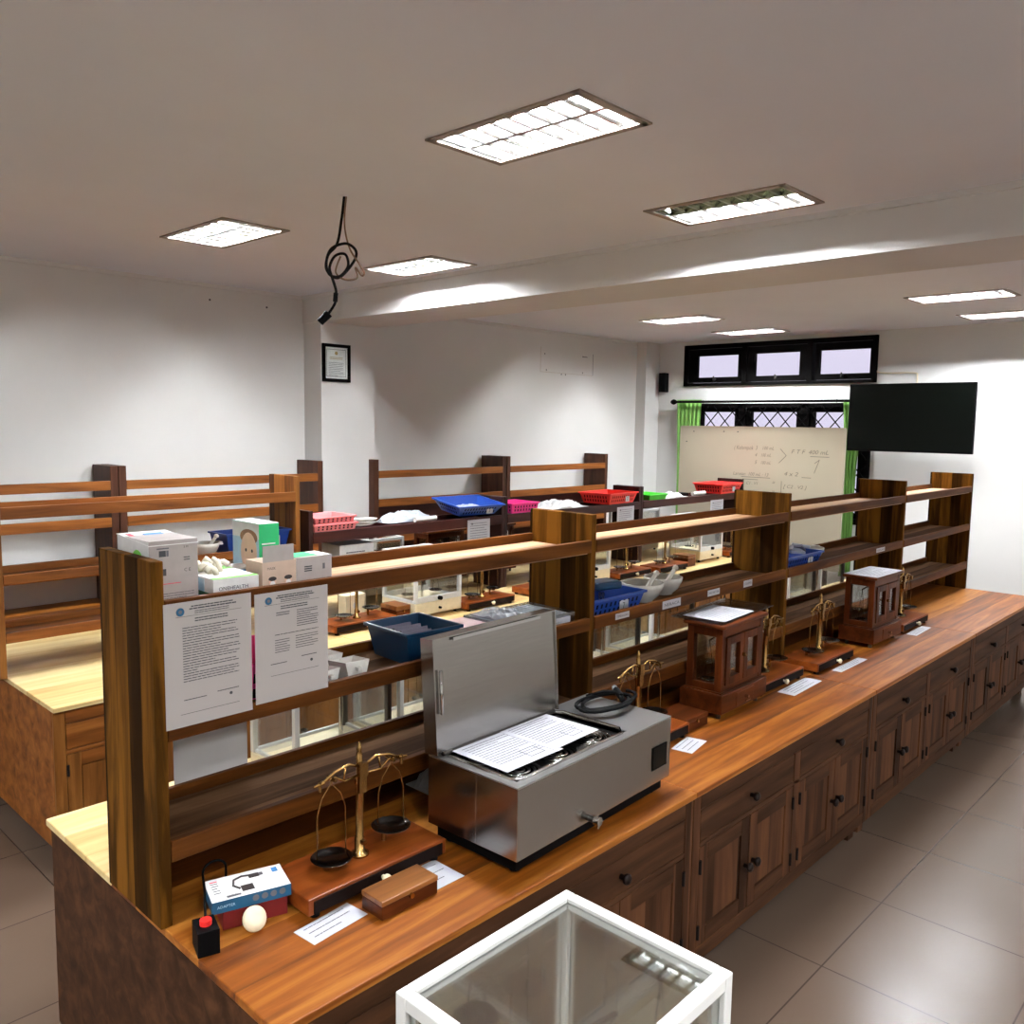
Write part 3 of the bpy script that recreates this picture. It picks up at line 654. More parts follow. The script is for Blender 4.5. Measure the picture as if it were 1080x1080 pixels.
lo = ld.build('lid', t)
hb = MB().add([], [], 'steel_polished'); hb.box(.07, .48, -.034, -.030, lh-.016, lh-.006, 'steel_polished', X); hb.build('lid_handle', lo)
MB().tube([X @ Vector((.012, -.034, .25)), X @ Vector((.012, -.034, .12))], .0055, 'steel_polished', 8).build('lid_stay', lo)
MB().cyl((.02, D_-.04, Z1+.010), (.55, D_-.04, Z1+.010), .007, 'steel_dark', n=10).box(.06, .10, D_-.06, D_-.02, Z1+.004, Z1+.009, 'steel_polished').box(.46, .50, D_-.06, D_-.02, Z1+.004, Z1+.009, 'steel_polished').build('hinge', t)
def paper_curved(label, loc, rz, w_, h_, seed):
    g = MB(); g.box(0, w_, 0, h_, 0, .001, 'paper'); g.lines(w_*.1, w_*.9, h_*.88, 12, h_*.06, (0, 0, .001), UX, UY, 'ink_pale', .003, seed, .6, .0004)
    g.rect(w_*.55, w_*.8, h_*.12, h_*.13, (0, 0, .001), UX, UY, 'ink', .0004).rect(w_*.55, w_*.8, h_*.34, h_*.35, (0, 0, .001), UX, UY, 'ink', .0004)
    g.rect(w_*.55, w_*.557, h_*.12, h_*.35, (0, 0, .001), UX, UY, 'ink', .0004).rect(w_*.793, w_*.8, h_*.12, h_*.35, (0, 0, .001), UX, UY, 'ink', .0004)
    return tag(g.build('paper_sheet', None, loc, rz), label, 'paper', 'papers on the water bath')
paper_curved('left white printed page lying on the open water bath', (1.685, 1.590, 1.0225), R(1), .25, .235, 21)
paper_curved('right white printed page lying on the open water bath', (1.905, 1.605, 1.0240), R(3), .235, .228, 22)
# power cord on the bath
pts = []
for i in range(76):
    a = i/75*2*PI*2.6; r = .112+.016*math.sin(a*1.7)+.004*i/75
    pts.append((2.345+r*math.cos(a+2.6)*1.05, 1.745+r*.62*math.sin(a+2.6), 1.0275+.006*(1+math.sin(a*.9))+.010*i/75))
c = MB().tube(pts, .0062, 'black_rubber', 8)
for i in range(2):
    c.tube([(2.38+.01*i, 1.70, 1.043), (2.41+.012*i, 1.745, 1.056), (2.405, 1.80, 1.05), (2.35, 1.835, 1.036)], .0062, 'black_rubber', 8)
c.cyl((2.40, 1.72, 1.05), (2.43, 1.765, 1.058), .012, 'black_plastic', n=10).cyl((2.425, 1.757, 1.0568), (2.44, 1.78, 1.061), .010, 'grey_plastic', n=10)
tag(c.build('power_cord'), 'coiled black power cord on the flat end of the water bath', 'cord')

# ------------------------------------------------------------------ cartons on the near top shelf
def carton(name, label, cat, loc, a, b, h, mat, rz=0, group=None):
    t = thing(name, label, cat, loc, rz, group)
    return t, MB().box(0, a, 0, b, 0, h, mat)
ZS = 1.5335
t, m = carton('glove_carton', 'tall grey and white carton with lid ajar at the left end of the top shelf', 'carton', (.896, 2.062, ZS), .125, .185, .165, 'card_grey', 0, 'medical cartons on the top shelf')
f = ((0, 0, 0), UX, UZ)      # front face frame (faces -y)
m.rect(.025, .042, .125, .14, *f, 'ink').rect(.0435, .049, .125, .14, *f, 'ink_pale').rect(.02, .05, .144, .147, *f, 'ink_pale').rect(.028, .042, .077, .094, *f, 'ink').text('C E', .012, .088, .083, *f, 'ink').text('S M', .008, .088, .143, *f, 'ink').lines(.088, .104, .118, 2, .006, *f, 'ink', .0022, 3)
m.lines(.02, .08, .055, 1, .005, *f, 'print_red', .002, 4).lines(.02, .115, .03, 4, .006, *f, 'ink_pale', .0018, 5)
fl = ((0, .185, 0), -UY, UZ)  # left face (faces -x)
m.rect(.001, .184, .001, .164, *fl, 'card_white').disc(.12, .105, .034, *fl, 'print_lime', .001, 18).rect(.03, .15, .12, .126, *fl, 'print_red', .001)
m.build('body', t)
X = Matrix.Translation((0, .185, .166)) @ Matrix.Rotation(R(4), 4, 'X')
lid = MB().box(-.002, .127, -.187, .001, 0, .002, 'card_white', X)
for a_, b_, y0_, y1_, mm in ((.012, .024, -.17, -.02, 'print_red'), (.05, .10, -.12, -.03, 'print_blue')): lid.box(a_, b_, y0_, y1_, .002, .0028, mm, X)
lid.build('lid', t)
t, m = carton('glove_box', 'low white and green glove box with pale gloves bulging out on the top shelf', 'glove box', (1.032, 2.005, ZS), .125, .20, .062, 'card_white', R(-2), 'medical cartons on the top shelf')
m.text('ONEHEALTH', .014, .014, .032, *f, 'ink').lines(.02, .11, .016, 2, .007, *f, 'ink_pale', .003, 6)
m.rect(.001, .124, .14, .199, (0, 0, .062), UX, UY, 'print_lime', .0008).rect(.001, .124, .001, .02, (0, 0, .062), UX, UY, 'print_lime', .0008)
fl = ((0, .20, 0), -UY, UZ)
m.rect(.002, .198, .002, .025, *fl, 'print_dark_green').rect(.04, .15, .025, .058, *fl, 'print_pale_blue').disc(.09, .04, .012, *fl, 'print_blue', .001)
m.build('body', t)
g = MB(); rn = random.Random(4)
for i in range(9):
    a = rn.random()*6.28; x, y = .055+rn.uniform(-.025, .02), .10+rn.uniform(-.05, .05)
    g.tube([(x, y, .06), (x+.008*math.cos(a), y+.008*math.sin(a), .075+rn.random()*.012), (x+.022*math.cos(a), y+.022*math.sin(a), .083+rn.random()*.012), (x+.036*math.cos(a), y+.036*math.sin(a), .076)], .008, 'latex', 7)
g.build('gloves', t)
t, m = carton('mask_box', 'tall green mask box standing upright with an open top on the top shelf', 'mask box', (1.228, 2.118, ZS), .062, .145, .178, 'print_green', 0, 'medical cartons on the top shelf')
fl = ((0, .145, 0), -UY, UZ)
m.rect(.001, .144, .001, .177, *fl, 'print_pale_blue').rect(.001, .144, .135, .177, *fl, 'card_white', .0008).disc(.09, .138, .047, *fl, 'wood_box', .001, 20, .022).disc(.09, .095, .044, *fl, 'print_skin', .0012, 20, .056).disc(.075, .10, .005, *fl, 'print_dark', .0014, 10).disc(.108, .10, .005, *fl, 'print_dark', .0014, 10).disc(.09, .068, .012, *fl, 'print_red', .0014, 12, .003).rect(.02, .13, .004, .028, *fl, 'card_white', .0014)
m.rect(.008, .05, .12, .124, *f, 'card_white').lines(.01, .052, .10, 3, .008, *f, 'card_white', .002, 7).rect(.006, .05, .01, .04, *f, 'print_skin')
m.build('body', t)
MB().box(.0, .062, .0, .145, .178, .1795, 'card_white').build('lid', t)
t, m = carton('mask_box', 'small pale brown mask box with raised flap and two little faces, on the top shelf', 'mask box', (1.178, 2.018, ZS), .103, .085, .088, 'card_brown', 0, 'medical cartons on the top shelf')
m.text('MASK', .010, .014, .067, *f, 'ink')
for a in (.03, .078): m.disc(a, .034, .011, *f, 'print_skin').disc(a, .042, .012, *f, 'print_dark', .0010, 14, .006).disc(a, .028, .008, *f, 'card_white', .0012)
m.build('body', t)
MB().box(.002, .096, .0, .0015, .088, .132, 'card_grey').build('flap', t)
t, m = carton('mask_box', 'white box with a green top, rightmost of the cartons on the top shelf', 'mask box', (1.289, 2.028, ZS), .115, .21-.135+.01, .088, 'card_grey', 0, 'medical cartons on the top shelf')
m.rect(.001, .08, .015, .084, (0, 0, .088), UX, UY, 'print_green', .0008).rect(.08, .114, .001, .084, (0, 0, .088), UX, UY, 'card_white', .0008)
m.lines(.025, .05, .06, 3, .006, *f, 'ink', .003, 8).rect(.085, .092, .05, .066, *f, 'ink_pale').lines(.02, .1, .02, 2, .006, *f, 'ink_pale', .002, 9)
fl = ((0, .085, 0), -UY, UZ)
m.rect(.001, .084, .001, .087, *fl, 'card_white').disc(.05, .05, .02, *fl, 'print_skin').disc(.05, .066, .018, *fl, 'print_dark', .001, 14, .008)
m.build('body', t)
t = thing('glove_carton', 'small white carton corner between the glove box and the tall green mask box', 'carton', (1.165, 2.14, ZS), R(-8), 'medical cartons on the top shelf')
MB().box(0, .05, 0, .08, 0, .06, 'card_white').rect(.012, .034, .02, .03, *f, 'print_dark').rect(.005, .045, .05, .055, *f, 'print_blue').build('body', t)

# ------------------------------------------------------------------ notices
def notice(label, x, z, w_, h_, y=1.9655, seed=1, table=False, group='laminated notices on the shelf'):
    g = MB(); g.box(0, w_, -.001, 0, 0, h_, 'laminate'); fr_ = ((0, -.001, 0), UX, UZ)
    g.disc(w_*.18, h_*.925, w_*.045, *fr_, 'print_teal', .0008, 16).disc(w_*.18, h_*.925, w_*.02, *fr_, 'ink_pale', .0011, 10)
    g.lines(w_*.30, w_*.78, h_*.955, 1, .01, *fr_, 'ink', .0028, seed).lines(w_*.28, w_*.82, h_*.935, 1, .01, *fr_, 'ink', .0032, seed+1).lines(w_*.34, w_*.74, h_*.916, 2, h_*.016, *fr_, 'ink', .0018, seed+2)
    g.rect(w_*.13, w_*.88, h_*.884, h_*.8865, *fr_, 'ink').lines(w_*.34, w_*.72, h_*.855, 2, h_*.02, *fr_, 'ink', .0026, seed+3)
    if not table:
        g.lines(w_*.2, w_*.86, h_*.79, 22, h_*.0205, *fr_, 'ink', .0019, seed+4, .9)
        g.lines(w_*.2, w_*.46, h_*.21, 1, .01, *fr_, 'ink', .002, seed+6).lines(w_*.58, w_*.84, h_*.225, 1, .01, *fr_, 'ink', .002, seed+7).disc(w_*.74, h_*.19, .004, *fr_, 'ink', .0008)
        g.rect(w_*.16, w_*.84, h_*.10, h_*.103, *fr_, 'ink')
    else:
        g.lines(w_*.28, w_*.46, h_*.80, 2, h_*.02, *fr_, 'ink', .0022, seed+4).lines(w_*.56, w_*.86, h_*.80, 8, h_*.021, *fr_, 'ink', .0019, seed+5, .4)
        g.lines(w_*.26, w_*.86, h_*.60, 1, .01, *fr_, 'ink', .0019, seed+6).lines(w_*.26, w_*.46, h_*.55, 6, h_*.022, *fr_, 'ink', .0017, seed+7).lines(w_*.54, w_*.86, h_*.56, 6, h_*.022, *fr_, 'ink', .0017, seed+8)
        g.lines(w_*.2, w_*.42, h_*.335, 1, .01, *fr_, 'ink', .002, seed+9).lines(w_*.62, w_*.84, h_*.36, 1, .01, *fr_, 'ink', .002, seed+10).disc(w_*.76, h_*.31, .004, *fr_, 'ink', .0008).rect(w_*.2, w_*.86, h_*.23, h_*.233, *fr_, 'ink')
    return tag(g.build('notice_sheet', None, (x, y, z)), label, 'notice', group)
notice('left of two laminated notices taped on the near shelf, next to the end panel', .884, 1.250, .229, .309, seed=31)
notice('right of two laminated notices taped on the near shelf, with a small table of text', 1.123, 1.259, .223, .292, seed=51, table=True)
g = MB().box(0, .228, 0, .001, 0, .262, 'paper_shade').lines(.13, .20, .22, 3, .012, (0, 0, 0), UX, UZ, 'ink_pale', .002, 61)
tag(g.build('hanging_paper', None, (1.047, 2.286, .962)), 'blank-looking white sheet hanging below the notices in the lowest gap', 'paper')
def rail_label(label, x, y, z, w_, h_, s, group='small rail labels'):
    g = MB().box(0, w_, -.001, 0, 0, h_, 'paper').text(s, h_*.55, w_*.08, h_*.3, (0, -.001, 0), UX, UZ, 'ink', .0006, 0, w_*.84)
    tag(g.build('rail_label', None, (x, y, z)), label, 'label', group)
rail_label('white printed label on the middle rail below the blue basket with glassware', 2.69, 1.9665, 1.236, .092, .024, 'TIMBANGAN')
rail_label('white printed label on the middle rail below the two mortars', 3.022, 1.9665, 1.228, .14, .034, 'NERACA')
rail_label('white printed label on the middle rail above the first wooden case', 3.388, 1.9665, 1.233, .105, .028, 'MORTIR')
rail_label('small white label on the middle rail near the second dividing panel', 3.72, 1.9665, 1.232, .083, .032, 'STAMPER')
rail_label('small white label on the middle rail above the second wooden case', 5.41, 1.9665, 1.232, .14, .026, 'GELAS')

# ------------------------------------------------------------------ baskets
def basket(name, label, loc, a, b, h, mat, rz=0, group=None, slots=True, tagtext=None, flare=.022, handle=False, cat='basket', front_tag=.5):
    """a x b rim, flared open tray, origin centre of the underside"""
    t = thing(name, label, cat, loc, rz, group); m = MB(); k = flare; w_ = .003
    lo = (a/2-k, b/2-k); hi = (a/2, b/2)
    def ring(x, y, z): return [(-x, -y, z), (x, -y, z), (x, y, z), (-x, y, z)]
    vs = ring(lo[0], lo[1], 0)+ring(hi[0], hi[1], h)+ring(hi[0]-w_, hi[1]-w_, h)+ring(lo[0]-w_, lo[1]-w_, w_)
    fs = [(3, 2, 1, 0), (12, 13, 14, 15)]
    for q in (0, 4, 8): fs += [(q+i, q+(i+1) % 4, q+4+(i+1) % 4, q+4+i) for i in range(4)]
    m.add(vs, fs, mat); s = m
    r = MB(); e = .008
    for q in ((-hi[0]-e, hi[0]+e, -hi[1]-e, -hi[1]+.002), (-hi[0]-e, hi[0]+e, hi[1]-.002, hi[1]+e), (-hi[0]-e, -hi[0]+.002, -hi[1], hi[1]), (hi[0]-.002, hi[0]+e, -hi[1], hi[1])): r.box(q[0], q[1], q[2], q[3], h-.008, h+.003, mat)
    r.build('rim', t, bevel=.002)
    if slots:
        for side in range(2):
            for row in range(2):
                n = int((a if side == 0 else b)/.035)
                for i in range(n):
                    z0, z1 = h*(.2+.34*row), h*(.2+.34*row)+h*.22
                    u = ((i+.5)/n-.5)*2
                    for z0_, z1_ in ((z0, z1),):
                        f0, f1 = (lo[1]+(hi[1]-lo[1])*z0_/h, lo[1]+(hi[1]-lo[1])*z1_/h) if side == 0 else (lo[0]+(hi[0]-lo[0])*z0_/h, lo[0]+(hi[0]-lo[0])*z1_/h)
                        hw = .006
                        c_ = u*(lo[0] if side == 0 else lo[1])*.94
                        for sg in (-1, 1):
                            P = [(c_-hw, sg*(f0+.0006), z0_), (c_+hw, sg*(f0+.0006), z0_), (c_+hw, sg*(f1+.0006), z1_), (c_-hw, sg*(f1+.0006), z1_)]
                            if side: P = [(p[1], p[0], p[2]) for p in P]
                            s.add(P, [(0, 1, 2, 3)], 'dark_recess')
    m.build('tray', t)
    if tagtext:
        yv = -(lo[1]+(hi[1]-lo[1])*.5)-.004; g = MB().box(a*(front_tag-.5)-.03, a*(front_tag-.5)+.03, yv-.001, yv, h*.16, h*.86, 'paper')
        g.text(tagtext, h*.45, a*(front_tag-.5)-.012, h*.3, (0, yv-.001, 0), UX, UZ, 'ink').build('tag', t)
    if handle:
        MB().cyl((-.05, -hi[1]-.016, h*.62), (.05, -hi[1]-.016, h*.62), .009, 'grey_plastic', n=10).box(-.05, -.042, -hi[1]-.016, -hi[1]+.004, h*.56, h*.68, 'grey_plastic').box(.042, .05, -hi[1]-.016, -hi[1]+.004, h*.56, h*.68, 'grey_plastic').build('handle', t)
    return t
ZM = 1.2345
basket('plastic_tub', 'deep navy blue plastic tub holding grey folded packs on the middle shelf', (1.79, 2.125, ZM), .215, .225, .105, 'navy_plastic', R(-3), None, False, None, .02, True, 'tub')
for i in range(5):
    X = Matrix.Translation((1.765+.006*(i % 2), 2.065+i*.026, ZM+.05)) @ Matrix.Rotation(R(-16), 4, 'X')
    tag(MB().box(-.055, .055, -.008, .008, -.042, .045+.004*(i % 3), 'grey_cloth', X).build('folded_pack'), 'grey folded pack, one of a row standing in the navy blue tub', 'pack', 'grey packs in the navy tub')
basket('plastic_basket', 'pink basket behind the notices on the middle shelf', (1.115, 2.13, ZM), .42, .26, .125, 'hot_pink_plastic', 0, None, True, None)
basket('plastic_basket', 'blue mesh basket with glassware on the middle shelf, marked with a number tag', (2.765, 2.13, ZM), .36, .25, .082, 'blue_plastic', R(0), 'blue baskets on the near shelf', True, '7', front_tag=.62)
for x, y, h, lb_ in ((2.64, 2.08, .1, 'clear glass flask at the left end of the blue basket with glassware'), (2.69, 2.13, .13, 'tallest clear glass flask in the blue basket with glassware'), (2.72, 2.06, .09, 'short clear glass flask near the front of the blue basket with glassware')):
    tag(MB().lathe([(.026, 0), (.026, .004), (.012, h*.6), (.012, h), (.010, h), (.010, h*.6), (.023, .006), (0, .006)], (x, y, ZM+.004), 'clear_plastic', 18).build('glass_flask'), lb_, 'flask', 'flasks in the blue basket')
tag(MB().box(0, .13, 0, .10, 0, .032, 'navy_plastic').build('plastic_plate', None, (2.76, 2.11, ZM+.086), R(-14), bevel=.006), 'dark navy plastic cover resting on the rim of the blue basket with glassware', 'cover')
basket('plastic_basket', 'far blue basket heaped with white packets, in the right bay of the near shelf', (4.455, 2.125, ZM), .46, .25, .078, 'blue_plastic', 0, 'blue baskets on the near shelf', True, '8', front_tag=.7)
rn = random.Random(8)
for i in range(6):
    X = Matrix.Translation((4.27+i*.075, 2.10+rn.uniform(-.05, .05), ZM+.088+rn.random()*.03)) @ Euler((rn.uniform(-.5, .5), rn.uniform(-.4, .4), rn.uniform(0, 3))).to_matrix().to_4x4()
    tag(MB().box(-.05, .05, -.03, .03, -.008, .008, 'thin_plastic' if i % 2 else 'grey_cloth', X).build('packet', bevel=.004), 'packet heaped in the far blue basket of the near shelf', 'packet', 'packets heaped in the far blue basket')
basket('plastic_basket', 'blue basket at the left on the orange shelf, beside the white bowl', (2.515, 4.62, 1.2195), .20, .21, .12, 'blue_plastic', 0, 'blue baskets on the orange shelf', False)
basket('plastic_basket', 'blue basket at the right end of the orange shelf, with clear bags', (2.728, 4.62, 1.2195), .19, .22, .125, 'blue_plastic', 0, 'blue baskets on the orange shelf', False, '5')
ZD = 1.3115
basket('plastic_tray', 'pale pink slotted tray at the left end of the dark shelf', (3.13, 4.60, ZD), .32, .26, .045, 'pink_plastic', 0, None, True, None, .01, cat='tray')
basket('plastic_tray', 'second pale pink tray stacked on the first at the left end of the dark shelf', (3.13, 4.605, ZD+.047), .31, .25, .04, 'pink_plastic', R(2), None, True, None, .01, cat='tray')
bb = basket('plastic_basket', 'wide blue basket on the dark shelf above the hanging notice', (4.40, 4.60, ZD+.029), .44, .31, .082, 'blue_plastic', R(-3), None, True, '3', .05, front_tag=.72)
bb.rotation_euler[0] = R(9)
basket('plastic_basket', 'hot pink basket on the dark shelf', (4.90, 4.60, ZD), .30, .26, .075, 'hot_pink_plastic', 0, None, True, None, .012)
basket('plastic_basket', 'red basket on the dark shelf left of the dark upright and green tray', (6.14, 4.60, ZD), .44, .33, .095, 'red_plastic', R(3), 'red baskets on the dark shelves', True, '2', .03, front_tag=.66)
basket('plastic_basket', 'red basket farthest along the dark shelves, in front of the whiteboard', (8.05, 4.60, ZD), .46, .33, .10, 'red_plastic', R(3), 'red baskets on the dark shelves', True, '1', .03, front_tag=.62)
basket('plastic_tray', 'bright green tray on the dark shelf between the two red baskets', (6.75, 4.60, ZD), .30, .26, .05, 'green_plastic', 0, None, False, None, .02, cat='tray')
def clear_heap(name, label, c, a, b, h, mat, seed, cat):
    rn = random.Random(seed); g = MB(); n = 12; vs = []; fs = []
    for i in range(n+1):
        for j in range(n+1):
            u, v = i/n*2-1, j/n*2-1; e = max(0, 1-(u*u*.9+v*v*.9)); vs.append((u*a, v*b, .003+h*e**.5*(.45+.55*rn.random())))
    for i in range(n):
        for j in range(n): fs.append((i*(n+1)+j, (i+1)*(n+1)+j, (i+1)*(n+1)+j+1, i*(n+1)+j+1))
    k = len(vs); vs += [(p[0], p[1], 0) for p in vs]; fs += [tuple(k+q for q in f_[::-1]) for f_ in fs]
    per = [i*(n+1) for i in range(n+1)]+[n*(n+1)+j for j in range(1, n+1)]+[i*(n+1)+n for i in range(n-1, -1, -1)]+[j for j in range(n-1, 0, -1)]
    fs += [(per[i], k+per[i], k+per[(i+1) % len(per)], per[(i+1) % len(per)]) for i in range(len(per))]
    g.add(vs, fs, mat)
    return tag(g.build(name, None, c), label, cat)
clear_heap('plastic_bag', 'crumpled clear bags in the wide blue basket on the dark shelf', (4.40, 4.60, ZD+.054), .13, .07, .035, 'thin_plastic', 3, 'bag')
clear_heap('plastic_bag', 'clear bags in the blue basket at the right end of the orange shelf', (2.73, 4.62, 1.225), .06, .075, .155, 'thin_plastic', 5, 'bag')
clear_heap('plastic_bag', 'clear crumpled bag lying on the left clear slide tray', (2.215, 2.125, ZM+.0635), .07, .10, .03, 'thin_plastic', 15, 'bag')
clear_heap('plastic_bag', 'crumpled white plastic on the low shelf right of the first wooden case', (4.02, 2.11, .9345), .10, .08, .13, 'white_plastic', 6, 'bag')
clear_heap('plastic_bag', 'crumpled white plastic on the worktop under the low shelf, left of the water bath', (1.93, 2.12, .7505), .10, .09, .07, 'white_plastic', 7, 'bag')
clear_heap('plastic_bag', 'crumpled pale bags between the white dishes and the wide blue basket', (3.83, 4.64, ZD), .22, .09, .075, 'thin_plastic', 9, 'bag')
clear_heap('plastic_bag', 'white crumpled packets on the dark shelf right of the hot pink basket', (5.40, 4.60, ZD), .30, .12, .07, 'white_plastic', 10, 'bag')
clear_heap('plastic_bag', 'white crumpled packets on the dark shelf right of the green tray', (7.12, 4.60, ZD), .18, .10, .05, 'white_plastic', 12, 'bag')
for i, (x, y) in enumerate(((3.90, 4.50), (4.0, 4.505))):
    tag(MB().cyl((x-.10, y-.012*i, ZD+.018+.002*i), (x+.10, y+.01, ZD+.018), .017, 'white_porcelain', n=12).build('white_pestle'), ['white pestle lying at the left, in front of the crumpled bags on the dark shelf', 'white pestle lying against the wide blue basket on the dark shelf'][i], 'pestle', 'white pestles on the dark shelf') if i == 0 else None
tag(MB().cyl((7.42, 4.52, ZD+.02), (7.66, 4.53, ZD+.02), .02, 'white_porcelain', n=12).build('white_pestle'), 'white pestle lying on the dark shelf left of the farthest red basket', 'pestle')
tag(MB().box(0, .12, 0, .1, 0, .03, 'black_plastic').build('dark_case', None, (7.29, 4.56, ZD), 0, bevel=.004), 'small dark box among the white packets right of the green tray', 'box')

def mortar(label, loc, r, h, group='white mortars', pestle=True, inner='grey_porcelain'):
    t = thing('mortar', label, 'mortar', loc, 0, group)
    m = MB(); m.lathe([(r*.50, 0), (r*.52, .006), (r*.78, h*.35), (r*.96, h*.75), (r, h), (r*.93, h)], (0, 0, 0), 'white_porcelain', 32, cap=False).lathe([(0, 0), (r*.5, 0)], (0, 0, 0), 'white_porcelain', 32, cap=False)
    m.lathe([(r*.93, h), (r*.86, h*.75), (r*.66, h*.36), (r*.3, h*.2), (0, h*.16)], (0, 0, 0), inner, 32, cap=False)
    m.ext([(-.03, h-.016), (.03, h-.016), (.02, h+.001), (-.02, h+.001)], (r*.93, 0, 0), UY, UZ, 'white_porcelain', .022)
    m.build('bowl', t)
    if pestle: MB().cyl((r*.1, 0, h*.35), (r*.75, -r*.25, h+.035), .012, 'white_porcelain', .009, n=12).lathe([(0, -.012), (.012, -.008), (.015, 0), (.010, .01), (0, .014)], (r*.75, -r*.25, h+.035), 'white_porcelain', 12).build('pestle', t)
    return t
mortar('left and larger white mortar beside the blue basket with glassware', (3.09, 2.118, ZM), .094, .082)
mortar('right white mortar on the middle shelf, next to the larger one', (3.30, 2.15, ZM), .090, .078)
mortar('white mortar right of the far blue basket in the right bay', (4.80, 2.13, ZM), .085, .075, pestle=False)
mortar('white mortar with pestle on the orange shelf left of the blue baskets', (2.305, 4.575, 1.2195), .085, .08)
# white scoops beside the notices
for i, (x, y, rz) in enumerate(((1.382, 2.062, .1), (1.49, 2.062, -.1), (1.382, 2.195, .1), (1.49, 2.195, -.1))):
    t = thing('scoop', ['white scoop touching the right notice', 'white scoop nearest to the navy blue tub', 'white scoop at the back behind the right notice', 'white scoop at the back towards the navy blue tub'][i], 'scoop', (x, y, ZM+.001), rz, 'white scoops beside the notice')
    m = MB(); h = .052+.008*(i % 3); q = .003
    def ring(k, z, e): return [(-.036*k+e, -.045+e, z), (.036*k-e, -.045+e, z), (.040*k-e, .055-e, z*.8), (.0, .066-e, z*.72), (-.040*k+e, .055-e, z*.8)]
    vs = ring(.72, 0, 0)+ring(1.12, h, 0)+ring(1.12, h, q)+ring(.72, q, q); n5 = 5
    fs = [(4, 3, 2, 1, 0), (15, 16, 17, 18, 19)]+[(k+a, k+(a+1) % 5, k+5+(a+1) % 5, k+5+a) for k in (0, 5, 10) for a in range(5)]
    m.add(vs, fs, 'white_porcelain'); m.build('bowl', t)
    MB().box(-.008, .008, -.062, -.040, h*.55, h*.75, 'white_porcelain').build('handle', t, bevel=.002)
# packets + clear trays behind the lid
for i, (x, y, rz, mat, lb_) in enumerate(((1.985, 2.125, .15, 'grey_cloth', 'grey flat packet between the navy tub and the pink film pack'), (2.055, 2.15, -.1, 'card_grey', 'pale grey flat packet under the pink film pack'), (2.055, 2.152, .3, 'pink_film', 'pale pink film-wrapped pack on the middle shelf behind the steel lid'))):
    tag(MB().box(-.065, .065, -.085, .085, 0, .029, mat).build('flat_packet', None, (x, y, ZM+.0005+(i-1)*.030), R(2*i-3), bevel=.005), lb_, 'packet', 'packets behind the steel lid') if i != 0 else tag(MB().box(-.03, .03, -.085, .085, 0, .05, mat).build('flat_packet', None, (1.945, 2.13, ZM), 0, bevel=.005), lb_, 'packet', 'packets behind the steel lid')
for i, (x, lb_) in enumerate(((2.215, 'left clear plastic slide tray on the middle shelf behind the steel lid'), (2.40, 'right clear plastic slide tray against the dividing panel on the middle shelf'))):
    t = thing('slide_tray', lb_, 'tray', (x, 2.125, ZM), 0, 'clear slide trays')
    m = MB(); a, b, h = .085, .12, .062
    for q in ((-a, a, -b, -b+.004), (-a, a, b-.004, b), (-a, -a+.004, -b, b), (a-.004, a, -b, b)): m.box(q[0], q[1], q[2], q[3], 0, h, 'clear_plastic')
    m.box(-a, a, -b, b, 0, .004, 'clear_plastic').build('body', t)
    for k in range(6): MB().box(-a+.02+k*.024, -a+.026+k*.024, -b+.01, b-.01, .006, h-.004, 'tray_slide').build('slide_row', t)
    MB().box(-.055, .055, -b-.002, -b, .014, .05, 'paper').text('NO 2', .014, -.03, .026, (0, -b-.002, 0), UX, UZ, 'ink').build('paper_label', t)

# ------------------------------------------------------------------ small things at the near end of the worktop
t = thing('adapter_box', 'white and blue adapter box at the bottom left, on top of a dark red box', 'box', (.938, 1.862, .802), R(-16.5))
m = MB().box(0, .193, 0, .112, 0, .030, 'print_teal').box(.0005, .1925, .0005, .1115, .030, .0306, 'card_white')
tf = ((0, 0, .0306), UX, UY)
m.build('body', t)
p = MB().tube([(.075, .035, .0315), (.062, .055, .0315), (.068, .082, .0315), (.09, .092, .0315), (.108, .088, .0315)], .0028, 'print_dark', 5)
p.rect(.078, .108, .02, .048, *tf, 'print_dark').rect(.106, .132, .075, .094, *tf, 'print_dark').rect(.132, .142, .078, .092, *tf, 'ink_pale').rect(.038, .072, .008, .016, *tf, 'ink_pale').text('VGA', .012, .04, .009, *tf, 'ink', .0010).rect(.166, .180, .078, .100, *tf, 'print_blue').lines(.012, .03, .085, 5, .012, *tf, 'ink_pale', .003, 71).rect(.012, .03, .094, .098, *tf, 'print_red')
for i in range(4): p.disc(.105+i*.022, .017, .008, (0, 0, 0), UX, UZ, 'ink_pale')
p.text('ADAPTER', .010, .012, .012, (0, 0, 0), UX, UZ, 'print_pale_blue')
p.build('print', t)
tag(MB().box(0, .16, 0, .10, 0, .05, 'dark_red_card').build('red_box', None, (.965, 1.862, .7505), R(-16.5), bevel=.002), 'dark red box under the adapter box', 'box')
tag(MB().lathe([(0, 0), (.028, 0), (.03, .004), (.03, .012), (.026, .016), (.012, .018), (0, .018)], (0, 0, 0), 'ivory', 24, Matrix.Rotation(R(60), 4, 'X')).build('round_cap', None, (1.02, 1.815, .778)), 'round cream cap in front of the adapter box', 'cap')
tag(MB().box(0, .05, 0, .07, 0, .06, 'black_plastic').cyl((.025, .035, .06), (.025, .035, .072), .014, 'red_plastic', n=12).tube([(.03, .065, .055), (.045, .15, .085)]+[(.085-.03*math.cos(i*PI/10), .225+.01*i/10, .085+.026*math.sin(i*PI/10)) for i in range(11)]+[(.115, .238, .05)], .0035, 'black_rubber', 6).build('charger', None, (.870, 1.80, .7505), R(-16), bevel=.003), 'small black charger with red button left of the adapter box', 'charger')

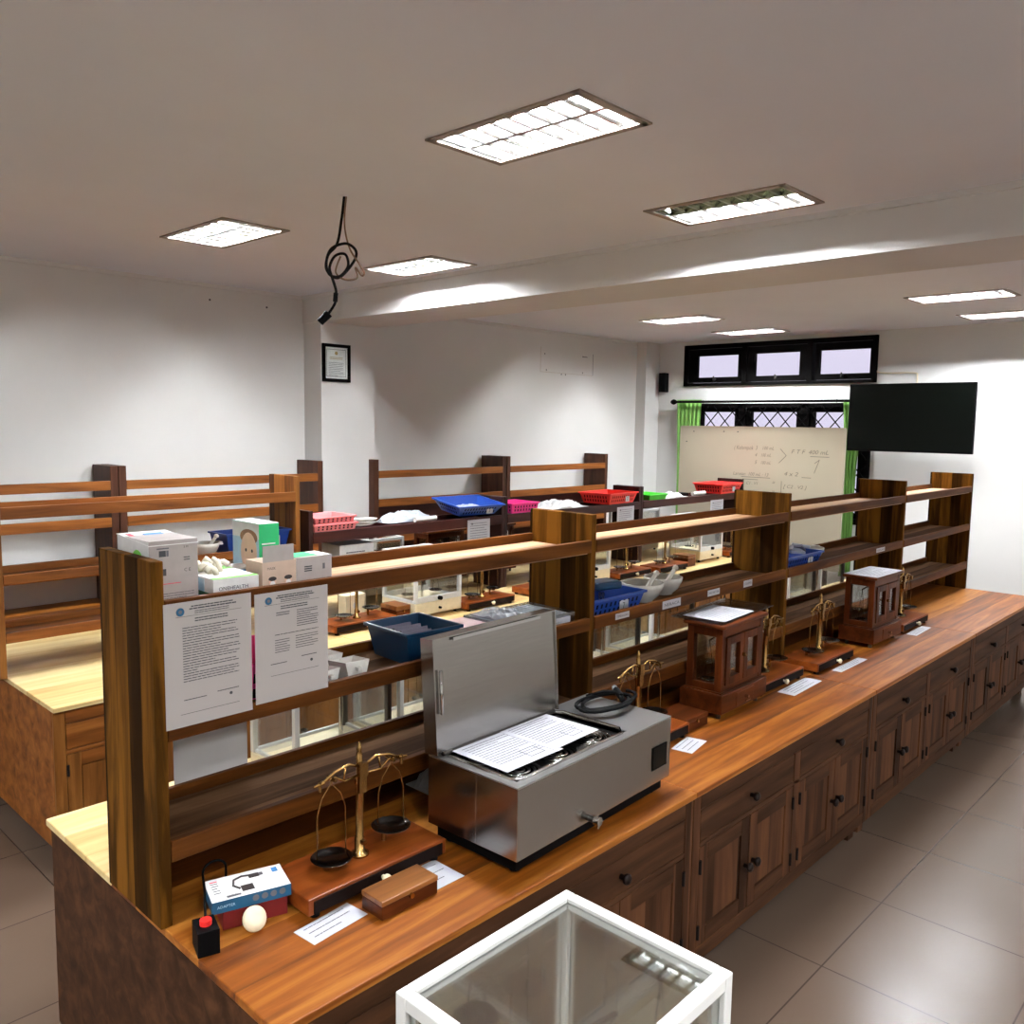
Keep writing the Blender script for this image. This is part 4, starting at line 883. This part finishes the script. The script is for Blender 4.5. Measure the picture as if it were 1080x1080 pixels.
# ------------------------------------------------------------------ second bench extras
def hang(label, x, z, w_, h_, y=4.4655, seed=1):
    g = MB().box(0, w_, -.001, 0, 0, h_, 'paper').lines(w_*.12, w_*.88, h_*.86, 9, h_*.085, (0, -.001, 0), UX, UZ, 'ink_pale', .004, seed, .5); g.disc(w_*.2, h_*.86, .008, (0, -.001, 0), UX, UZ, 'ink_pale', .0008)
    tag(g.build('notice_sheet', None, (x, y, z)), label, 'notice', 'notices on the dark shelves')
hang('white notice hanging on the dark shelf below the wide blue basket', 4.27, 1.085, .23, .21, seed=81)
hang('white notice hanging on the dark shelf below the red basket nearest to it', 6.09, 1.075, .255, .205, seed=82)
hang('white notice hanging on the dark shelf below the farthest red basket', 7.68, 1.06, .255, .195, seed=83)
for i in range(4):
    tag(MB().lathe([(.04, 0), (.075, .006), (.085, .014), (.08, .014), (.04, .005), (0, .004)], (3.41+.03*(i % 2), 4.585, ZD+i*.011), 'white_porcelain', 22, None, 1.1, .8).build('white_dish'), 'white porcelain dish in a low stack right of the pink trays', 'dish', 'stacked white dishes')
tag(MB().box(0, .27, 0, .20, 0, .275, 'card_white').lines(.05, .2, .22, 3, .02, (0, 0, 0), UX, UZ, 'ink_pale', .008, 85).build('white_carton', None, (3.20, 4.53, .9265), 0, bevel=.002), 'white carton under the dark shelf below the white dishes', 'carton')
t = thing('socket_box', 'cream electrical socket box behind the red-based balance', 'socket box', (3.12, 4.36, .75)); MB().box(0, .16, 0, .08, 0, .16, 'cream_paint').build('body', t, bevel=.004)
for x in (.08,): MB().cyl((x, -.002, .09), (x, .002, .09), .022, 'white_plastic', n=16).cyl((x, -.003, .09), (x, -.001, .09), .009, 'black_plastic', n=12).build('socket', t)

# ------------------------------------------------------------------ wall and ceiling things
t = thing('certificate_frame', 'black framed certificate on the white pier', 'picture frame', (3.985, 5.875, 2.315))
fr_ = MB(); a, b = .268, .303
for q in ((0, a, 0, .026), (0, a, b-.026, b), (0, .026, .026, b-.026), (a-.026, a, .026, b-.026)): fr_.box(q[0], q[1], -.022, -.001, q[2], q[3], 'black_frame')
fr_.build('frame', t, bevel=.002)
m = MB().box(.026, a-.026, -.010, -.002, .026, b-.026, 'card_white'); q = ((0, -.010, 0), UX, UZ)
m.rect(.040, .043, .042, b-.042, *q, 'ink').rect(a-.043, a-.040, .042, b-.042, *q, 'ink').rect(.04, a-.04, .042, .045, *q, 'ink').rect(.04, a-.04, b-.045, b-.042, *q, 'ink')
m.disc(a/2, b*.76, .016, *q, 'gold_print', .0006, 6).lines(.07, a-.07, b*.64, 2, .012, *q, 'gold_print', .005, 91).lines(.06, a-.06, b*.5, 9, .013, *q, 'ink_pale', .0035, 92, .4)
m.build('document', t); MB().box(.026, a-.026, -.014, -.012, .026, b-.026, 'case_glass').build('glazing', t)
# hanging cable bundle
t = thing('hanging_cable', 'tangled black cable with plug hanging from the ceiling', 'cable', (2.337, 3.26, RH))
def crv(pts, k=8):
    P = [Vector(p) for p in pts]; out = []
    for i in range(len(P)-1):
        a, b, c, d = P[max(i-1, 0)], P[i], P[i+1], P[min(i+2, len(P)-1)]
        for j in range(k):
            s = j/k; out.append(.5*((2*b)+(c-a)*s+(2*a-5*b+4*c-d)*s*s+(3*b-a-3*c+d)*s**3))
    return out+[P[-1]]
# offsets run along the direction (0.7,-0.7) that faces across the view
def hv(u, z, k=0): return (u*.75+k*.7, -u*.79+k*.7, z*.868)
MB().tube(crv([hv(0, 0), hv(-.012, -.12), hv(-.03, -.24), hv(-.068, -.30), hv(-.078, -.37, .02), hv(-.03, -.41, .02), hv(.03, -.34, .01), hv(.048, -.28), hv(.01, -.242, -.01), hv(-.05, -.27, -.02), hv(-.072, -.34, -.02), hv(-.06, -.40, -.015), hv(-.02, -.405, 0), hv(.012, -.35, .015), hv(.0, -.29, .02), hv(-.04, -.30, .01), hv(-.062, -.36, 0), hv(-.05, -.42, 0), hv(-.036, -.48, 0), hv(-.04, -.54, 0), hv(-.07, -.60, 0)]), .0062, 'black_rubber', 8).build('black_wire', t)
MB().tube(crv([hv(.008, 0), hv(.0, -.14), hv(.02, -.26), hv(.06, -.34), hv(.08, -.385), hv(.07, -.40), hv(.045, -.36), hv(.05, -.41, .01), hv(.0, -.42, .01), hv(-.04, -.38, .02), hv(-.02, -.30, .02)]), .0042, 'cable_brown', 7).build('brown_wire', t)
MB().cyl(hv(-.0365, -.49), hv(-.040, -.535), .011, 'black_plastic', n=10).build('ferrite', t)
MB().cyl(hv(-.066, -.595), hv(-.098, -.635), .019, 'black_plastic', .017, n=10).cyl(hv(-.098, -.635), hv(-.104, -.643), .017, 'black_plastic', n=10).build('plug', t)
MB().cyl((0, 0, -.004), (0, 0, -.0005), .02, 'ceiling_paint', n=16).build('ceiling_hole_cover', t)
# curtain rod and curtains
t = thing('curtain_rod', 'black curtain rod with ball ends over the lower window', 'curtain rod', (8.824, 4.5, 2.288))
MB().cyl((0, -1.2, 0), (0, 1.15, 0), .014, 'black_frame', n=12).build('rod', t)
for s in (1.15, -1.2): MB().lathe([(0, -.05), (.022, -.03), (.034, 0), (.022, .03), (.006, .05), (0, .055)], (0, 0, 0), 'black_frame', 14, Matrix.Translation((0, s+.03*(1 if s > 0 else -1), 0)) @ Matrix.Rotation(PI/2, 4, 'X')).build('finial', t)
for y in (.78, -.80): MB().cyl((0, y, 0), (.12, y, 0), .010, 'black_frame', n=8).lathe([(0, -.02), (.022, 0), (0, .02)], (0, y, 0), 'black_frame', 12).build('bracket', t)
def curtain(label, y0, y1, z0, z1, n, pinch=1.0):
    g = MB(); N = 48; K = 14; vs = []; fs = []
    for k in range(K+1):
        z = z1+(z0-z1)*k/K; s = 1-(1-pinch)*math.sin(min(1, k/K*1.6)*PI/2)
        for i in range(N+1):
            u = i/N; vs.append((8.872+.017*math.sin(u*n*2*PI)*(.6+.4*k/K), (y0+y1)/2+(u-.5)*(y1-y0)*s, z))
    for k in range(K):
        for i in range(N): fs.append((k*(N+1)+i, k*(N+1)+i+1, (k+1)*(N+1)+i+1, (k+1)*(N+1)+i))
    g.add(vs, fs, 'green_cloth', True); o = g.build('curtain'); s = o.modifiers.new('cloth', 'SOLIDIFY'); s.thickness = .003
    tag(o, label, 'curtain', 'green curtains')
curtain('green curtain at the left end of the rod, behind the whiteboard edge', 5.33, 5.665, .45, 2.315, 6, .8)
curtain('green curtain at the right end of the rod, partly behind the television', 3.44, 3.65, .45, 2.30, 4, .55)
# whiteboard
t = thing('whiteboard', 'large cream whiteboard with handwritten notes standing before the window', 'whiteboard', (8.50, 4.405, 0))
a0, a1, z0, z1 = -.945, .955, .56, 2.0
MB().box(0, .018, a0, a1, z0, z1, 'board_white').build('board', t)
e = MB()
for q in ((a0-.008, a0, z0, z1), (a1, a1+.008, z0, z1), (a0, a1, z1, z1+.008), (a0, a1, z0-.008, z0)): e.box(-.003, .02, q[0], q[1], q[2], q[3], 'board_white')
e.build('edge_trim', t)
for y in (-.8, .8):
    MB().box(.02, .045, y-.02, y+.02, 0.03, 1.6, 'black_frame').box(-.22, .28, y-.02, y+.02, 0, .03, 'black_frame').build('leg', t)
wr = MB(); q = ((-.0005, 0, 0), -UY, UZ)
def W(s, px, py, size, width=None):   # board coordinates: metres from the left edge / from the top edge
    wr.text(s, size, -a1+px, z1-py, *q, 'marker', .0008, .25, width)
def B(p0, p1, th=.006):
    (x0_, y0_), (x1_, y1_) = p0, p1; d_ = Vector((x1_-x0_, y1_-y0_)); n_ = Vector((-d_.y, d_.x)).normalized()*th/2; A = Vector((-a1+x0_, z1-y0_)); C_ = Vector((-a1+x1_, z1-y1_)); n_ = Vector((n_.x, -n_.y))
    wr.ext([A-n_, C_-n_, C_+n_, A+n_], q[0], q[1], q[2], 'marker', .0008)
W('( Kelompok  3', .68, .24, .062, .28); W('100 mL', 1.01, .235, .05, .14)
W('4', .93, .31, .05); W('100 mL', 1.0, .31, .05, .12); W('5', .93, .39, .055); W('100 mL', 1.0, .39, .05, .12)
B((1.22, .22), (1.29, .29)); B((1.29, .29), (1.21, .37))
W('F T F  400 mL', 1.34, .265, .06, .40); B((1.55, .29), (1.75, .29))
W('Larutan  100 mL : 13', .68, .52, .052, .42); B((.78, .535), (1.12, .535))
B((.80, .56), (.80, .70)); B((.80, .56), (.98, .56)); W('C1 . V1', .84, .615, .045, .14); W('mL :', .84, .71, .045, .1)
W('=', 1.14, .60, .06); W('=', 1.14, .70, .06); B((1.25, .56), (1.25, .70)); W('[ C2 . V2 ]', 1.27, .63, .05, .26); W('4 x 2', 1.27, .50, .06, .16); B((1.47, .51), (1.57, .51)); B((1.60, .46), (1.65, .32)); B((1.60, .36), (1.65, .32))
for px, py in ((.17, .055), (.55, .05), (.72, .05), (.08, .17)): wr.disc(-a1+px, z1-py, .011, *q, 'ink', .0008, 8, .006)
wr.build('handwriting', t)
# television on the wall
t = thing('television', 'black flat television on a wall arm, cut by the right edge', 'television', (8.52, 3.45, 1.785))
MB().box(0, .045, -1.15, 0, 0, .655, 'black_plastic').build('body', t, bevel=.006)
MB().box(-.0015, 0, -1.138, -.012, .018, .643, 'screen').build('screen', t)
MB().box(.045, .385, -.62, -.55, .28, .36, 'black_plastic').box(.385, .429, -.70, -.45, .18, .46, 'black_plastic').build('wall_arm', t)
g = MB().tube(crv([(8.938, 3.36, 2.60), (8.938, 3.33, 2.575), (8.938, 3.20, 2.565), (8.938, 2.98, 2.56), (8.938, 2.955, 2.53), (8.938, 2.955, 2.44)], 4), .006, 'cream_paint', 6)
tag(g.build('wall_cable'), 'thin pale cable running along the wall above the television', 'cable')
t = thing('wall_speaker', 'small black speaker on the back wall near the corner', 'speaker', (8.86, 5.885, 2.41))
MB().box(0, .088, -.045, .045, 0, .23, 'black_plastic').build('cabinet', t, bevel=.006); MB().box(-.003, 0, -.036, .036, .02, .21, 'black_rubber').build('grille', t)
bpy.context.view_layer.update()
